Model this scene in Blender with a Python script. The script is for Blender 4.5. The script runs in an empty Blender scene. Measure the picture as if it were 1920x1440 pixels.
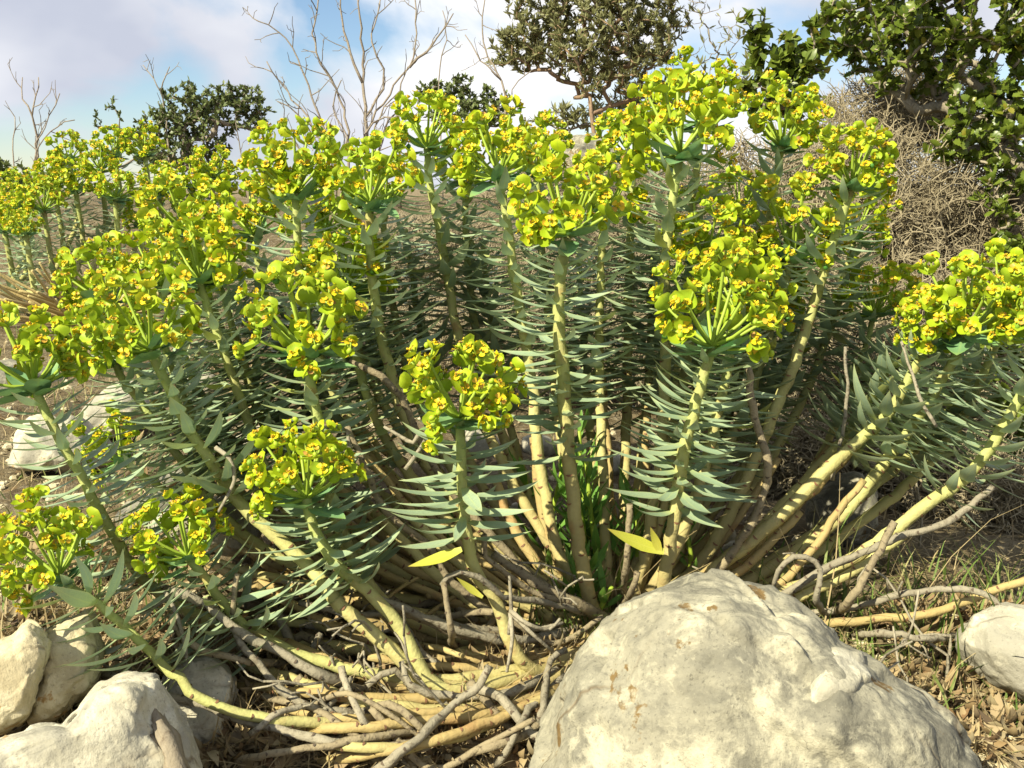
import bpy, bmesh, math, random
import numpy as np
from mathutils import Vector, Matrix, noise as mnoise

random.seed(7)
RG = np.random.default_rng(7)
scene = bpy.context.scene
COL = scene.collection

# ------------------------------------------------------------------ camera
FPX = 1884.0                       # focal length in photo pixels (1920 wide)
PITCH = math.radians(11.0)
CAM = np.array([0.0, 0.0, 0.39])
cam_d = bpy.data.cameras.new('camera')
cam_d.sensor_width = 36.0
cam_d.lens = 36.0 * FPX / 1920.0
cam_d.clip_start = 0.02
cam_d.clip_end = 2000.0
cam_o = bpy.data.objects.new('camera', cam_d)
cam_o.location = CAM
cam_o.rotation_euler = (math.radians(90) - PITCH, 0, 0)
COL.objects.link(cam_o)
scene.camera = cam_o
FW = np.array([0, math.cos(PITCH), -math.sin(PITCH)])
UP = np.array([0, math.sin(PITCH), math.cos(PITCH)])
RT = np.array([1.0, 0, 0])

# ------------------------------------------------------------------ light
SUN = np.array([-0.68, -0.66, 0.78]); SUN /= np.linalg.norm(SUN)
sun_el = math.asin(SUN[2]); sun_az = math.atan2(SUN[0], SUN[1])
sd = bpy.data.lights.new('sun', 'SUN')
sd.energy = 5.0
sd.angle = math.radians(0.5)
sd.color = (1.0, 0.92, 0.71)
so = bpy.data.objects.new('sun', sd)
so.rotation_euler = Vector(SUN).to_track_quat('Z', 'Y').to_euler()
so.location = (-3, -3, 4)
COL.objects.link(so)

world = bpy.data.worlds.new('World')
scene.world = world
world.use_nodes = True
wt = world.node_tree
for n in list(wt.nodes): wt.nodes.remove(n)
def wn(t, **k):
    n = wt.nodes.new(t)
    for a, b in k.items(): setattr(n, a, b)
    return n
wo = wn('ShaderNodeOutputWorld'); wb = wn('ShaderNodeBackground')
sky = wn('ShaderNodeTexSky', sky_type='NISHITA')
sky.sun_disc = False
sky.sun_elevation = sun_el
sky.sun_rotation = sun_az
sky.altitude = 200; sky.air_density = 1.0; sky.dust_density = 0.1; sky.ozone_density = 3.0
tc = wn('ShaderNodeTexCoord')
mp = wn('ShaderNodeMapping'); mp.inputs['Scale'].default_value = (1.0, 1.0, 1.7); mp.inputs['Location'].default_value = (3.05, 0.4, 1.22)
n1 = wn('ShaderNodeTexNoise'); n1.inputs['Scale'].default_value = 3.2; n1.inputs['Detail'].default_value = 7; n1.inputs['Roughness'].default_value = 0.52; n1.inputs['Distortion'].default_value = 0.25
r1 = wn('ShaderNodeValToRGB'); r1.color_ramp.elements[0].position = 0.37; r1.color_ramp.elements[1].position = 0.50
mp2 = wn('ShaderNodeMapping'); mp2.inputs['Scale'].default_value = (1.0, 1.0, 1.6); mp2.inputs['Location'].default_value = (0.9, 0.2, 3.3)
n2 = wn('ShaderNodeTexNoise'); n2.inputs['Scale'].default_value = 2.6; n2.inputs['Detail'].default_value = 5; n2.inputs['Roughness'].default_value = 0.5
r2 = wn('ShaderNodeValToRGB')
r2.color_ramp.elements[0].position = 0.36; r2.color_ramp.elements[0].color = (4.6, 4.9, 5.8, 1)
r2.color_ramp.elements[1].position = 0.62; r2.color_ramp.elements[1].color = (8.4, 8.4, 8.5, 1)
mx = wn('ShaderNodeMix', data_type='RGBA')
L = wt.links.new
L(tc.outputs['Generated'], mp.inputs['Vector']); L(mp.outputs['Vector'], n1.inputs['Vector']); 
fac = n1.outputs['Fac']
for (hx, hy, hr, amt) in ((515, 150, 0.045, 0.13), (340, 90, 0.045, 0.12), (660, 60, 0.05, 0.08), (1480, 90, 0.09, 0.08), (425, 100, 0.03, -0.10)):   # gaps and puffs in the cloud deck
    rv = FW + RT * ((hx - 960.0) / FPX) + UP * ((720.0 - hy) / FPX); rv = rv / np.linalg.norm(rv)
    dn = wn('ShaderNodeVectorMath', operation='DISTANCE'); dn.inputs[1].default_value = rv
    wv = wn('ShaderNodeTexNoise'); wv.inputs['Scale'].default_value = 9; wv.inputs['Detail'].default_value = 5; L(tc.outputs['Generated'], wv.inputs['Vector'])
    ad = wn('ShaderNodeVectorMath', operation='MULTIPLY_ADD'); L(wv.outputs['Color'], ad.inputs[0]); ad.inputs[1].default_value = (hr * 3.2,) * 3
    sb = wn('ShaderNodeVectorMath', operation='SUBTRACT'); L(tc.outputs['Generated'], sb.inputs[0]); sb.inputs[1].default_value = (hr * 1.6,) * 3; L(sb.outputs[0], ad.inputs[2])
    L(ad.outputs[0], dn.inputs[0])
    mr = wn('ShaderNodeMapRange', interpolation_type='SMOOTHSTEP'); mr.inputs['From Min'].default_value = hr * 0.1; mr.inputs['From Max'].default_value = hr * 1.9; mr.inputs['To Min'].default_value = amt; mr.inputs['To Max'].default_value = 0.0
    L(dn.outputs['Value'], mr.inputs['Value'])
    sm = wn('ShaderNodeMath', operation='SUBTRACT'); L(fac, sm.inputs[0]); L(mr.outputs['Result'], sm.inputs[1]); fac = sm.outputs[0]
L(fac, r1.inputs['Fac'])
L(tc.outputs['Generated'], mp2.inputs['Vector']); L(mp2.outputs['Vector'], n2.inputs['Vector']); L(n2.outputs['Fac'], r2.inputs['Fac'])
L(r1.outputs['Color'], mx.inputs['Factor']); L(sky.outputs['Color'], mx.inputs['A']); L(r2.outputs['Color'], mx.inputs['B'])
L(mx.outputs['Result'], wb.inputs['Color'])
wb.inputs['Strength'].default_value = 0.068
L(wb.outputs['Background'], wo.inputs['Surface'])

scene.view_settings.view_transform = 'Standard'
scene.view_settings.look = 'None'
scene.view_settings.exposure = 0.95
scene.view_settings.gamma = 1.0
scene.view_settings.use_curve_mapping = False
scene.cycles.max_bounces = 5; scene.cycles.diffuse_bounces = 2; scene.cycles.glossy_bounces = 2; scene.cycles.transmission_bounces = 3

# ------------------------------------------------------------------ ground height
def sstep(a, b, x):
    t = min(1.0, max(0.0, (x - a) / (b - a))); return t * t * (3 - 2 * t)
def gz(x, y):
    z = 0.0
    if y < 0.85: z -= 0.26 * (0.85 - max(y, -1.0))
    z += 0.34 * sstep(1.25, 4.7, y) - 0.9 * sstep(5.2, 16.0, y)
    z += 0.05 * sstep(0.5, 1.6, x) * sstep(0.8, 1.6, y)
    d = math.hypot(x, y)
    if d < 30:
        z += 0.030 * mnoise.noise(Vector((x * 2.6, y * 2.6, 1.7)))
        z += 0.012 * mnoise.noise(Vector((x * 9, y * 9, 4.2)))
    else:
        z += 1.5 * mnoise.noise(Vector((x * 0.02, y * 0.02, 9.0))) * sstep(30, 120, d)
    return z
def ray(px, py):
    return FW + RT * ((px - 960.0) / FPX) + UP * ((720.0 - py) / FPX)
def P(px, py, D):
    return CAM + D * ray(px, py)
def ghit(px, py, off=0.0):
    r = ray(px, py); D = 0.4; below = lambda d: (CAM + d * r)[2] <= gz(d * r[0], d * r[1]) + off
    while D < 30 and not below(D): D *= 1.05
    a, b = D / 1.05, D
    for _ in range(7):
        m = (a + b) / 2
        if below(m): b = m
        else: a = m
    return CAM + b * r
def depth_of(p): return float(np.dot(np.asarray(p) - CAM, FW))
def project(p):
    v = np.asarray(p) - CAM; D = v @ FW
    return 960 + FPX * (v @ RT) / D, 720 - FPX * (v @ UP) / D

# ------------------------------------------------------------------ materials
MATS = {}
class NT:
    def __init__(s, name):
        s.m = bpy.data.materials.new(name); s.m.use_nodes = True
        s.t = s.m.node_tree
        for n in list(s.t.nodes): s.t.nodes.remove(n)
        s.out = s.n('ShaderNodeOutputMaterial'); MATS[name] = s.m
    def n(s, t, **k):
        n = s.t.nodes.new(t)
        for a, b in k.items():
            if a.startswith('i_'): n.inputs[a[2:].replace('_', ' ')].default_value = b
            else: setattr(n, a, b)
        return n
    def l(s, a, b): s.t.links.new(a, b)
    def coord(s, which='Object'):
        return s.n('ShaderNodeTexCoord').outputs[which]
    def noise(s, vec, scale, detail=4, rough=0.55, dist=0.0):
        n = s.n('ShaderNodeTexNoise'); n.inputs['Scale'].default_value = scale; n.inputs['Detail'].default_value = detail
        n.inputs['Roughness'].default_value = rough; n.inputs['Distortion'].default_value = dist
        if vec is not None: s.l(vec, n.inputs['Vector'])
        return n.outputs['Fac']
    def ramp(s, fac, stops, interp='LINEAR'):
        r = s.n('ShaderNodeValToRGB'); cr = r.color_ramp; cr.interpolation = interp
        while len(cr.elements) < len(stops): cr.elements.new(0.5)
        for e, (p, c) in zip(cr.elements, stops):
            e.position = p; e.color = (c, c, c, 1) if isinstance(c, (int, float)) else (*c, 1)
        s.l(fac, r.inputs['Fac']); return r.outputs['Color']
    def mix(s, f, a, b, mode='MIX'):
        m = s.n('ShaderNodeMix', data_type='RGBA', blend_type=mode)
        for sock, v in (('Factor', f), ('A', a), ('B', b)):
            if hasattr(v, 'is_linked'): s.l(v, m.inputs[sock])
            elif isinstance(v, (int, float)): m.inputs[sock].default_value = v if sock == 'Factor' else (v, v, v, 1)
            else: m.inputs[sock].default_value = (*v, 1)
        return m.outputs['Result']
    def math(s, op, a, b=0.0):
        m = s.n('ShaderNodeMath', operation=op)
        for i, v in enumerate((a, b)):
            if hasattr(v, 'is_linked'): s.l(v, m.inputs[i])
            else: m.inputs[i].default_value = v
        return m.outputs[0]
    def rnd(s):
        g = s.n('ShaderNodeNewGeometry').outputs['Random Per Island']; o = s.n('ShaderNodeObjectInfo').outputs['Random']
        return s.math('FRACT', s.math('ADD', g, o))
    def uv(s):
        sp = s.n('ShaderNodeSeparateXYZ'); s.l(s.coord('UV'), sp.inputs[0]); return sp.outputs['X'], sp.outputs['Y']
    def bump(s, h, strength=0.3, dist=0.01):
        b = s.n('ShaderNodeBump'); b.inputs['Strength'].default_value = strength; b.inputs['Distance'].default_value = dist
        s.l(h, b.inputs['Height']); return b.outputs['Normal']
    def finish(s, col, rough=0.6, transl=0.0, tcol=None, normal=None, spec=0.3):
        p = s.n('ShaderNodeBsdfPrincipled'); p.inputs['Roughness'].default_value = rough
        p.inputs['Specular IOR Level'].default_value = spec
        if hasattr(col, 'is_linked'): s.l(col, p.inputs['Base Color'])
        else: p.inputs['Base Color'].default_value = (*col, 1)
        if normal is not None: s.l(normal, p.inputs['Normal'])
        sh = p.outputs[0]
        if transl:
            t = s.n('ShaderNodeBsdfTranslucent')
            tc_ = col if tcol is None else tcol
            if hasattr(tc_, 'is_linked'): s.l(tc_, t.inputs['Color'])
            else: t.inputs['Color'].default_value = (*tc_, 1)
            m = s.n('ShaderNodeMixShader'); m.inputs[0].default_value = transl
            s.l(sh, m.inputs[1]); s.l(t.outputs[0], m.inputs[2]); sh = m.outputs[0]
        s.l(sh, s.out.inputs['Surface'])
        return s.m

def mat_leaf(name, base, main, main2, tip, transl=0.18, rough=0.55, old=0.0, old_col=(0.42, 0.44, 0.05), edge=None):
    k = NT(name); u, v = k.uv(); r = k.rnd()
    a = k.mix(r, main, main2)
    if old: a = k.mix(k.ramp(k.math('FRACT', k.math('MULTIPLY', r, 7.31)), [(1 - old - 0.02, 0.0), (1 - old + 0.02, 1.0)]), a, old_col)
    nz = k.noise(k.coord(), 55, 3)
    a = k.mix(k.ramp(nz, [(0.35, 0.0), (0.75, 0.55)]), a, tuple(c * 0.72 for c in main))
    if name == 'bract':                                    # heads differ in ripeness
        ps = k.n('ShaderNodeNewGeometry').outputs['Position']
        a = k.mix(k.ramp(k.noise(ps, 9, 2), [(0.40, 0.0), (0.62, 0.8)]), a, (0.30, 0.44, 0.03))
        a = k.mix(k.ramp(k.noise(ps, 14, 2), [(0.56, 0.0), (0.70, 0.6)]), a, (0.55, 0.53, 0.03))
    c = k.mix(k.ramp(v, [(0.0, 1.0), (0.22, 0.0)]), a, base)
    c = k.mix(k.ramp(v, [(0.72, 0.0), (1.0, 0.75)]), c, tip)
    mid = k.ramp(k.math('ABSOLUTE', k.math('SUBTRACT', u, 0.5)), [(0.0, 0.45), (0.07, 0.0)])
    c = k.mix(mid, c, base)
    if edge is not None:
        c = k.mix(k.ramp(k.math('ABSOLUTE', k.math('SUBTRACT', u, 0.5)), [(0.40, 0.0), (0.5, 0.7)]), c, edge)
    return k.finish(c, rough, transl, spec=0.35)
mat_leaf('spurge_leaf', (0.44, 0.50, 0.20), (0.285, 0.39, 0.245), (0.36, 0.455, 0.285), (0.42, 0.45, 0.20), 0.16, 0.45, 0.02, edge=(0.42, 0.46, 0.20))
mat_leaf('whorl_leaf', (0.26, 0.38, 0.12), (0.16, 0.31, 0.14), (0.20, 0.35, 0.14), (0.28, 0.40, 0.10), 0.16, 0.5)
mat_leaf('bract', (0.30, 0.42, 0.03), (0.45, 0.57, 0.012), (0.38, 0.53, 0.02), (0.53, 0.58, 0.03), 0.30, 0.5)
mat_leaf('oak_leaf', (0.15, 0.19, 0.02), (0.09, 0.14, 0.018), (0.17, 0.22, 0.03), (0.12, 0.16, 0.02), 0.2, 0.35, 0.06, (0.28, 0.24, 0.03))
mat_leaf('olive_leaf', (0.24, 0.24, 0.10), (0.17, 0.18, 0.06), (0.30, 0.30, 0.15), (0.24, 0.24, 0.11), 0.3, 0.55)
mat_leaf('shrub_leaf', (0.14, 0.17, 0.05), (0.10, 0.135, 0.04), (0.18, 0.22, 0.08), (0.14, 0.17, 0.05), 0.2, 0.4)
mat_leaf('green_shoot', (0.26, 0.38, 0.06), (0.12, 0.27, 0.05), (0.16, 0.33, 0.05), (0.2, 0.34, 0.06), 0.22, 0.5)
mat_leaf('yellow_leaf', (0.5, 0.5, 0.10), (0.46, 0.50, 0.06), (0.52, 0.47, 0.07), (0.5, 0.38, 0.08), 0.22, 0.5)

def mat_stem(name, top, mid, base, scar=None):
    k = NT(name); u, v = k.uv()
    c = k.ramp(v, [(0.0, base), (0.45, mid), (1.0, top)])
    nz = k.noise(k.coord(), 22, 4)
    c = k.mix(k.ramp(nz, [(0.42, 0.0), (0.72, 0.5)]), c, tuple(x * 0.72 for x in base))
    bl = k.noise(k.coord(), 38, 2)
    c = k.mix(k.ramp(bl, [(0.60, 0.0), (0.72, 0.6)]), c, (0.33, 0.17, 0.07))
    c = k.mix(k.ramp(k.noise(k.coord(), 90, 5, 0.7), [(0.5, 0.0), (0.7, 0.5)]), c, (0.30, 0.25, 0.12))
    fine = k.noise(k.coord(), 240, 3)
    c = k.mix(k.ramp(fine, [(0.3, 0.0), (0.9, 0.35)]), c, (0.33, 0.28, 0.12))
    return k.finish(c, 0.7, normal=k.bump(fine, 0.4, 0.003), spec=0.18)
mat_stem('stem_skin', (0.30, 0.38, 0.11), (0.48, 0.45, 0.18), (0.36, 0.285, 0.12))
mat_stem('stem_tan', (0.48, 0.39, 0.17), (0.43, 0.33, 0.135), (0.34, 0.245, 0.10))
k = NT('leaf_scar'); k.finish(k.mix(k.rnd(), (0.24, 0.12, 0.06), (0.14, 0.075, 0.04)), 0.7)
k = NT('ray_green'); k.finish(k.mix(k.noise(k.coord(), 60), (0.36, 0.46, 0.05), (0.27, 0.40, 0.05)), 0.5, 0.1)
k = NT('gland'); k.finish(k.ramp(k.rnd(), [(0.0, (0.70, 0.58, 0.015)), (0.5, (0.68, 0.48, 0.012)), (0.8, (0.62, 0.40, 0.02)), (0.95, (0.50, 0.29, 0.04)), (1.0, (0.28, 0.16, 0.06))]), 0.5, 0.12)
k = NT('capsule'); k.finish(k.ramp(k.rnd(), [(0.0, (0.38, 0.50, 0.03)), (0.8, (0.30, 0.45, 0.03)), (0.93, (0.22, 0.37, 0.04)), (0.97, (0.07, 0.20, 0.03)), (1.0, (0.07, 0.20, 0.03))]), 0.45, 0.08)

def mat_bark(name, a, b, dark, scale=40, rough=0.85):
    k = NT(name); co = k.coord()
    c = k.mix(k.ramp(k.noise(co, scale, 5), [(0.3, 0.0), (0.7, 1.0)]), a, b)
    f = k.noise(co, scale * 6, 4, 0.65)
    c = k.mix(k.ramp(f, [(0.52, 0.0), (0.68, 0.8)]), c, dark)
    c = k.mix(k.math('MULTIPLY', k.rnd(), 0.4), c, tuple(x * 0.6 for x in a))
    return k.finish(c, rough, normal=k.bump(f, 0.5, 0.004), spec=0.15)
mat_bark('dead_grey', (0.25, 0.225, 0.16), (0.35, 0.315, 0.225), (0.13, 0.105, 0.07))
mat_bark('dead_brown', (0.24, 0.20, 0.125), (0.33, 0.275, 0.165), (0.10, 0.075, 0.05))
k = NT('dark_scar'); k.finish((0.10, 0.075, 0.05), 0.8)
mat_bark('thorn', (0.25, 0.212, 0.132), (0.37, 0.32, 0.21), (0.14, 0.108, 0.062), 12)
mat_bark('grey_branch', (0.30, 0.26, 0.20), (0.22, 0.18, 0.14), (0.13, 0.10, 0.08), 20)
mat_bark('olive_bark', (0.34, 0.24, 0.15), (0.25, 0.17, 0.11), (0.14, 0.09, 0.06), 20)
mat_bark('oak_bark', (0.36, 0.32, 0.23), (0.26, 0.22, 0.15), (0.13, 0.11, 0.08), 30)
mat_bark('rotten_wood', (0.29, 0.25, 0.18), (0.20, 0.165, 0.11), (0.12, 0.09, 0.06), 25)
k = NT('straw'); k.finish(k.ramp(k.rnd(), [(0.0, (0.30, 0.23, 0.11)), (0.5, (0.42, 0.34, 0.18)), (1.0, (0.20, 0.15, 0.08))]), 0.7, 0.15)
k = NT('litter'); k.finish(k.ramp(k.rnd(), [(0.0, (0.26, 0.18, 0.085)), (0.3, (0.36, 0.28, 0.145)), (0.55, (0.20, 0.12, 0.055)), (0.8, (0.40, 0.335, 0.19)), (1.0, (0.11, 0.075, 0.045))]), 0.75, 0.1)
k = NT('grass'); k.finish(k.ramp(k.rnd(), [(0.0, (0.10, 0.17, 0.03)), (0.5, (0.15, 0.22, 0.05)), (0.8, (0.24, 0.25, 0.08)), (1.0, (0.34, 0.30, 0.14))]), 0.6, 0.2)

def mat_rock(name, base, pale, stain, stain_amt=0.62, grey=(0.30, 0.29, 0.25)):
    k = NT(name); co = k.coord()
    n_big = k.noise(co, 9, 6, 0.6, 0.4)
    c = k.mix(k.ramp(n_big, [(0.42, 0.0), (0.55, 1.0)]), grey, base)
    c = k.mix(k.ramp(k.noise(co, 20, 8, 0.7, 0.5), [(0.49, 0.0), (0.60, 0.9)]), c, pale)
    st = k.math('ADD', k.noise(co, 34, 6, 0.6, 0.2), k.math('MULTIPLY', k.math('SUBTRACT', k.noise(co, 8, 2), 0.5), 0.35))
    c = k.mix(k.ramp(st, [(stain_amt, 0.0), (stain_amt + 0.03, 0.95)]), c, stain)
    sp = k.noise(co, 330, 4, 0.75)
    c = k.mix(k.ramp(sp, [(0.56, 0.0), (0.68, 0.65)]), c, tuple(x * 0.5 for x in grey))
    c = k.mix(k.ramp(sp, [(0.26, 0.5), (0.38, 0.0)]), c, pale)
    c = k.mix(k.ramp(k.noise(co, 70, 6, 0.75, 0.3), [(0.36, 0.55), (0.5, 0.0)]), c, grey)
    c = k.mix(k.ramp(k.noise(co, 48, 6, 0.72, 0.5), [(0.56, 0.0), (0.66, 0.6)]), c, pale)
    vo = k.n('ShaderNodeTexVoronoi', feature='DISTANCE_TO_EDGE'); vo.inputs['Scale'].default_value = 7.0
    wv = k.n('ShaderNodeMix', data_type='RGBA'); wv.inputs['Factor'].default_value = 0.12
    nn = k.n('ShaderNodeTexNoise'); nn.inputs['Scale'].default_value = 9; nn.inputs['Detail'].default_value = 5; k.l(co, nn.inputs['Vector'])
    k.l(co, wv.inputs['A']); k.l(nn.outputs['Color'], wv.inputs['B']); k.l(wv.outputs['Result'], vo.inputs['Vector'])
    gate = k.ramp(k.noise(co, 6, 2), [(0.46, 0.0), (0.53, 1.0)])
    crk = k.math('MULTIPLY', k.ramp(vo.outputs['Distance'], [(0.0, 1.0), (0.018, 0.0)]), gate)
    c = k.mix(k.math('MULTIPLY', crk, 0.75), c, (0.16, 0.12, 0.07))
    h = k.math('SUBTRACT', k.math('ADD', k.math('MULTIPLY', n_big, 1.0), k.math('MULTIPLY', k.noise(co, 110, 5, 0.65), 0.45)), k.math('MULTIPLY', crk, 0.5))
    return k.finish(c, 0.88, normal=k.bump(h, 0.55, 0.008), spec=0.2)
mat_rock('rock_grey', (0.26, 0.245, 0.18), (0.42, 0.395, 0.285), (0.15, 0.095, 0.032), 0.64, (0.125, 0.12, 0.093))
mat_rock('rock_white', (0.43, 0.40, 0.29), (0.54, 0.51, 0.385), (0.32, 0.22, 0.10), 0.68, (0.29, 0.275, 0.215))
mat_rock('rock_cream', (0.50, 0.44, 0.28), (0.60, 0.54, 0.37), (0.36, 0.22, 0.08), 0.66, (0.38, 0.325, 0.20))

k = NT('soil'); co = k.coord()
c = k.ramp(k.noise(co, 7, 8, 0.65), [(0.3, (0.09, 0.065, 0.035)), (0.5, (0.18, 0.14, 0.078)), (0.72, (0.29, 0.245, 0.15))])
c = k.mix(k.ramp(k.noise(co, 60, 5, 0.7), [(0.5, 0.0), (0.7, 0.7)]), c, (0.38, 0.33, 0.23))
c = k.mix(k.ramp(k.noise(co, 35, 3), [(0.62, 0.0), (0.72, 0.6)]), c, (0.20, 0.115, 0.05))
k.finish(c, 0.95, normal=k.bump(k.noise(co, 90, 6, 0.7), 0.9, 0.02), spec=0.1)

# ------------------------------------------------------------------ mesh helpers
class Acc:
    def __init__(s): s.V = []; s.U = []; s.F = []; s.n = 0
    def add(s, V, F, U=None, mi=0):
        V = np.asarray(V, float).reshape(-1, 3)
        s.V.append(V); s.U.append(np.zeros((len(V), 2)) if U is None else np.asarray(U, float))
        for f in (F if isinstance(F, list) else [F]):
            f = np.asarray(f, int)
            if len(f): s.F.append((f + s.n, np.full(len(f), mi)))
        s.n += len(V)
    def inst(s, T, Ms):
        """append every template part of T at each 4x4 matrix of Ms"""
        Ms = np.asarray(Ms)
        if len(Ms) == 0: return
        for V, F, U, mi in T:
            k = len(Ms); nv = len(V)
            W = np.einsum('kij,vj->kvi', Ms[:, :3, :3], V) + Ms[:, None, :3, 3]
            s.V.append(W.reshape(-1, 3)); s.U.append(np.tile(U, (k, 1)))
            off = (np.arange(k) * nv + s.n)
            for f in (F if isinstance(F, list) else [F]):
                f = np.asarray(f, int)
                ff = (f[None] + off[:, None, None]).reshape(-1, f.shape[1])
                s.F.append((ff, np.full(len(ff), mi)))
            s.n += k * nv
    def mesh(s, name, mats, origin=(0, 0, 0), smooth=True):
        me = bpy.data.meshes.new(name)
        V = np.concatenate(s.V) - np.asarray(origin); U = np.concatenate(s.U)
        lv = np.concatenate([f.ravel() for f, _ in s.F]); tot = np.concatenate([np.full(len(f), f.shape[1]) for f, _ in s.F])
        mi = np.concatenate([m for _, m in s.F]); st = np.concatenate([[0], np.cumsum(tot)[:-1]])
        me.vertices.add(len(V)); me.vertices.foreach_set('co', V.astype(np.float32).ravel())
        me.loops.add(len(lv)); me.loops.foreach_set('vertex_index', lv.astype(np.int32))
        me.polygons.add(len(tot)); me.polygons.foreach_set('loop_start', st.astype(np.int32))
        for m in mats: me.materials.append(MATS[m])
        me.polygons.foreach_set('material_index', mi.astype(np.int32))
        me.polygons.foreach_set('use_smooth', np.full(len(tot), smooth))
        uvl = me.uv_layers.new(name='UVMap'); uvl.data.foreach_set('uv', U[lv].astype(np.float32).ravel())
        me.update(calc_edges=True); me.validate()
        return me
ORG = {}
def link(name, data, parent=None, origin=(0, 0, 0)):
    o = bpy.data.objects.new(name, data); COL.objects.link(o)
    origin = np.asarray(origin, float); ORG[o.name] = origin
    if parent is not None:
        o.parent = parent; o.location = origin - ORG[parent.name]
    else: o.location = origin
    return o
def build(name, acc, mats, parent=None, origin=None, smooth=True):
    if origin is None:
        origin = ORG[parent.name] if parent is not None else (0, 0, 0)
    return link(name, acc.mesh(name, mats, origin, smooth), parent, origin)
def place(name, mesh, parent, M):
    """a piece that shares mesh data; M is its world matrix"""
    o = bpy.data.objects.new(name, mesh); COL.objects.link(o); o.parent = parent
    B = np.array(M, float); B[:3, 3] -= ORG[parent.name]
    o.matrix_basis = Matrix(B.tolist())
    return o
def empty(name, loc):
    o = link(name, None, None, loc); o.empty_display_size = 0.05; return o
def tag(o, label, cat, group=None, kind=None):
    o['label'] = label; o['category'] = cat
    if group: o['group'] = group
    if kind: o['kind'] = kind
    return o

def norm(v):
    v = np.asarray(v, float); n = np.linalg.norm(v); return v / n if n > 1e-12 else np.array([0, 0, 1.0])
def spline(pts, step=0.012):
    """Catmull-Rom through pts, resampled"""
    p = np.asarray(pts, float)
    if len(p) == 2: n = max(2, int(np.linalg.norm(p[1] - p[0]) / step)); t = np.linspace(0, 1, n + 1)[:, None]; return p[0] * (1 - t) + p[1] * t
    q = np.vstack([2 * p[0] - p[1], p, 2 * p[-1] - p[-2]]); out = []
    for i in range(1, len(q) - 2):
        n = max(1, int(np.linalg.norm(q[i + 1] - q[i]) / step))
        t = (np.arange(n) / n)[:, None]
        out.append(0.5 * (2 * q[i] + (q[i + 1] - q[i - 1]) * t + (2 * q[i - 1] - 5 * q[i] + 4 * q[i + 1] - q[i + 2]) * t ** 2 + (3 * q[i] - q[i - 1] - 3 * q[i + 1] + q[i + 2]) * t ** 3))
    out.append(q[-2][None]); return np.vstack(out)
def frames(pts):
    pts = np.asarray(pts); T = np.gradient(pts, axis=0); T /= np.maximum(np.linalg.norm(T, axis=1), 1e-9)[:, None]
    N = np.zeros_like(T); a = np.array([1.0, 0.1, 0]) if abs(T[0][0]) < 0.8 else np.array([0, 1.0, 0.1])
    n = norm(a - T[0] * (a @ T[0])); N[0] = n
    for i in range(1, len(T)):
        n = n - T[i] * (n @ T[i]); n = norm(n); N[i] = n
    return T, N, np.cross(T, N)
def tube(acc, pts, rad, sides=6, mi=0, cap=True, rough=0.0, v0=0.0, v1=1.0, hollow=False):
    pts = np.asarray(pts); n = len(pts); rad = np.broadcast_to(np.asarray(rad, float), (n,)).copy()
    T, N, B = frames(pts)
    a = np.arange(sides) * 2 * math.pi / sides
    ring = np.cos(a)[None, :, None] * N[:, None] + np.sin(a)[None, :, None] * B[:, None]
    R = rad[:, None]
    if rough: R = R * (1 + rough * RG.uniform(-1, 1, (n, sides)))
    V = (pts[:, None] + ring * (R[..., None] if np.ndim(R) == 2 else R)).reshape(-1, 3)
    i = np.arange(n - 1)[:, None] * sides; j = np.arange(sides)[None]; j2 = (j + 1) % sides
    F = np.stack([i + j, i + j2, i + sides + j2, i + sides + j], -1).reshape(-1, 4)
    U = np.stack([np.tile(np.arange(sides) / sides, n), np.repeat(np.linspace(v0, v1, n), sides)], 1)
    Fs = [F]
    if cap:
        V = np.vstack([V, pts[0], pts[-1] - (T[-1] * rad[-1] * 0.8 if hollow else -T[-1] * rad[-1] * 0.3)]); U = np.vstack([U, [0.5, v0], [0.5, v1]])
        c0, c1 = n * sides, n * sides + 1; jj = np.arange(sides); k2 = (jj + 1) % sides
        Fs.append(np.stack([np.full(sides, c0), k2, jj], 1)); b = (n - 1) * sides
        Fs.append(np.stack([np.full(sides, c1), b + jj, b + k2], 1))
    acc.add(V, Fs, U, mi)
def grid_leaf(rows, cols, width, length=1.0, curve=0.0, fold=0.0, cup=0.0, twist=0.0, wave=0.0, mi=0, serr=0.0):
    """leaf blade along +Y, upper side +Z; width(t) is the half width"""
    t = np.linspace(0, 1, rows + 1); V = []; U = []
    th = curve * t; dy = np.cos(th); dz = np.sin(th)
    y = np.concatenate([[0], np.cumsum((dy[1:] + dy[:-1]) / 2 * length / rows)]); z = np.concatenate([[0], np.cumsum((dz[1:] + dz[:-1]) / 2 * length / rows)])
    for r in range(rows + 1):
        w = width(t[r])
        if serr and 0 < r < rows: w *= 1 + serr * (1 if r % 2 else -1)
        for c in range(cols + 1):
            s = -1 + 2 * c / cols; tw = twist * t[r]
            ox = s * w * math.cos(tw); oz = abs(s) * w * fold + cup * s * s * w + wave * math.sin(7 * t[r] + 2 * s) * w + s * w * math.sin(tw)
            V.append((ox, y[r] - oz * math.sin(th[r]), z[r] + oz * math.cos(th[r]))); U.append((c / cols, t[r]))
    i = np.arange(rows)[:, None] * (cols + 1); j = np.arange(cols)[None]
    F = np.stack([i + j, i + j + 1, i + cols + 2 + j, i + cols + 1 + j], -1).reshape(-1, 4)
    return (np.array(V), [F], np.array(U), mi)
def mat4(pos, ydir, zdir, s=1.0, sx=None):
    Y = norm(ydir); Z = np.asarray(zdir, float); Z = norm(Z - Y * (Z @ Y)); X = np.cross(Y, Z)
    M = np.eye(4); M[:3, 0] = X * (s if sx is None else sx); M[:3, 1] = Y * s; M[:3, 2] = Z * s; M[:3, 3] = pos; return M
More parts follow.
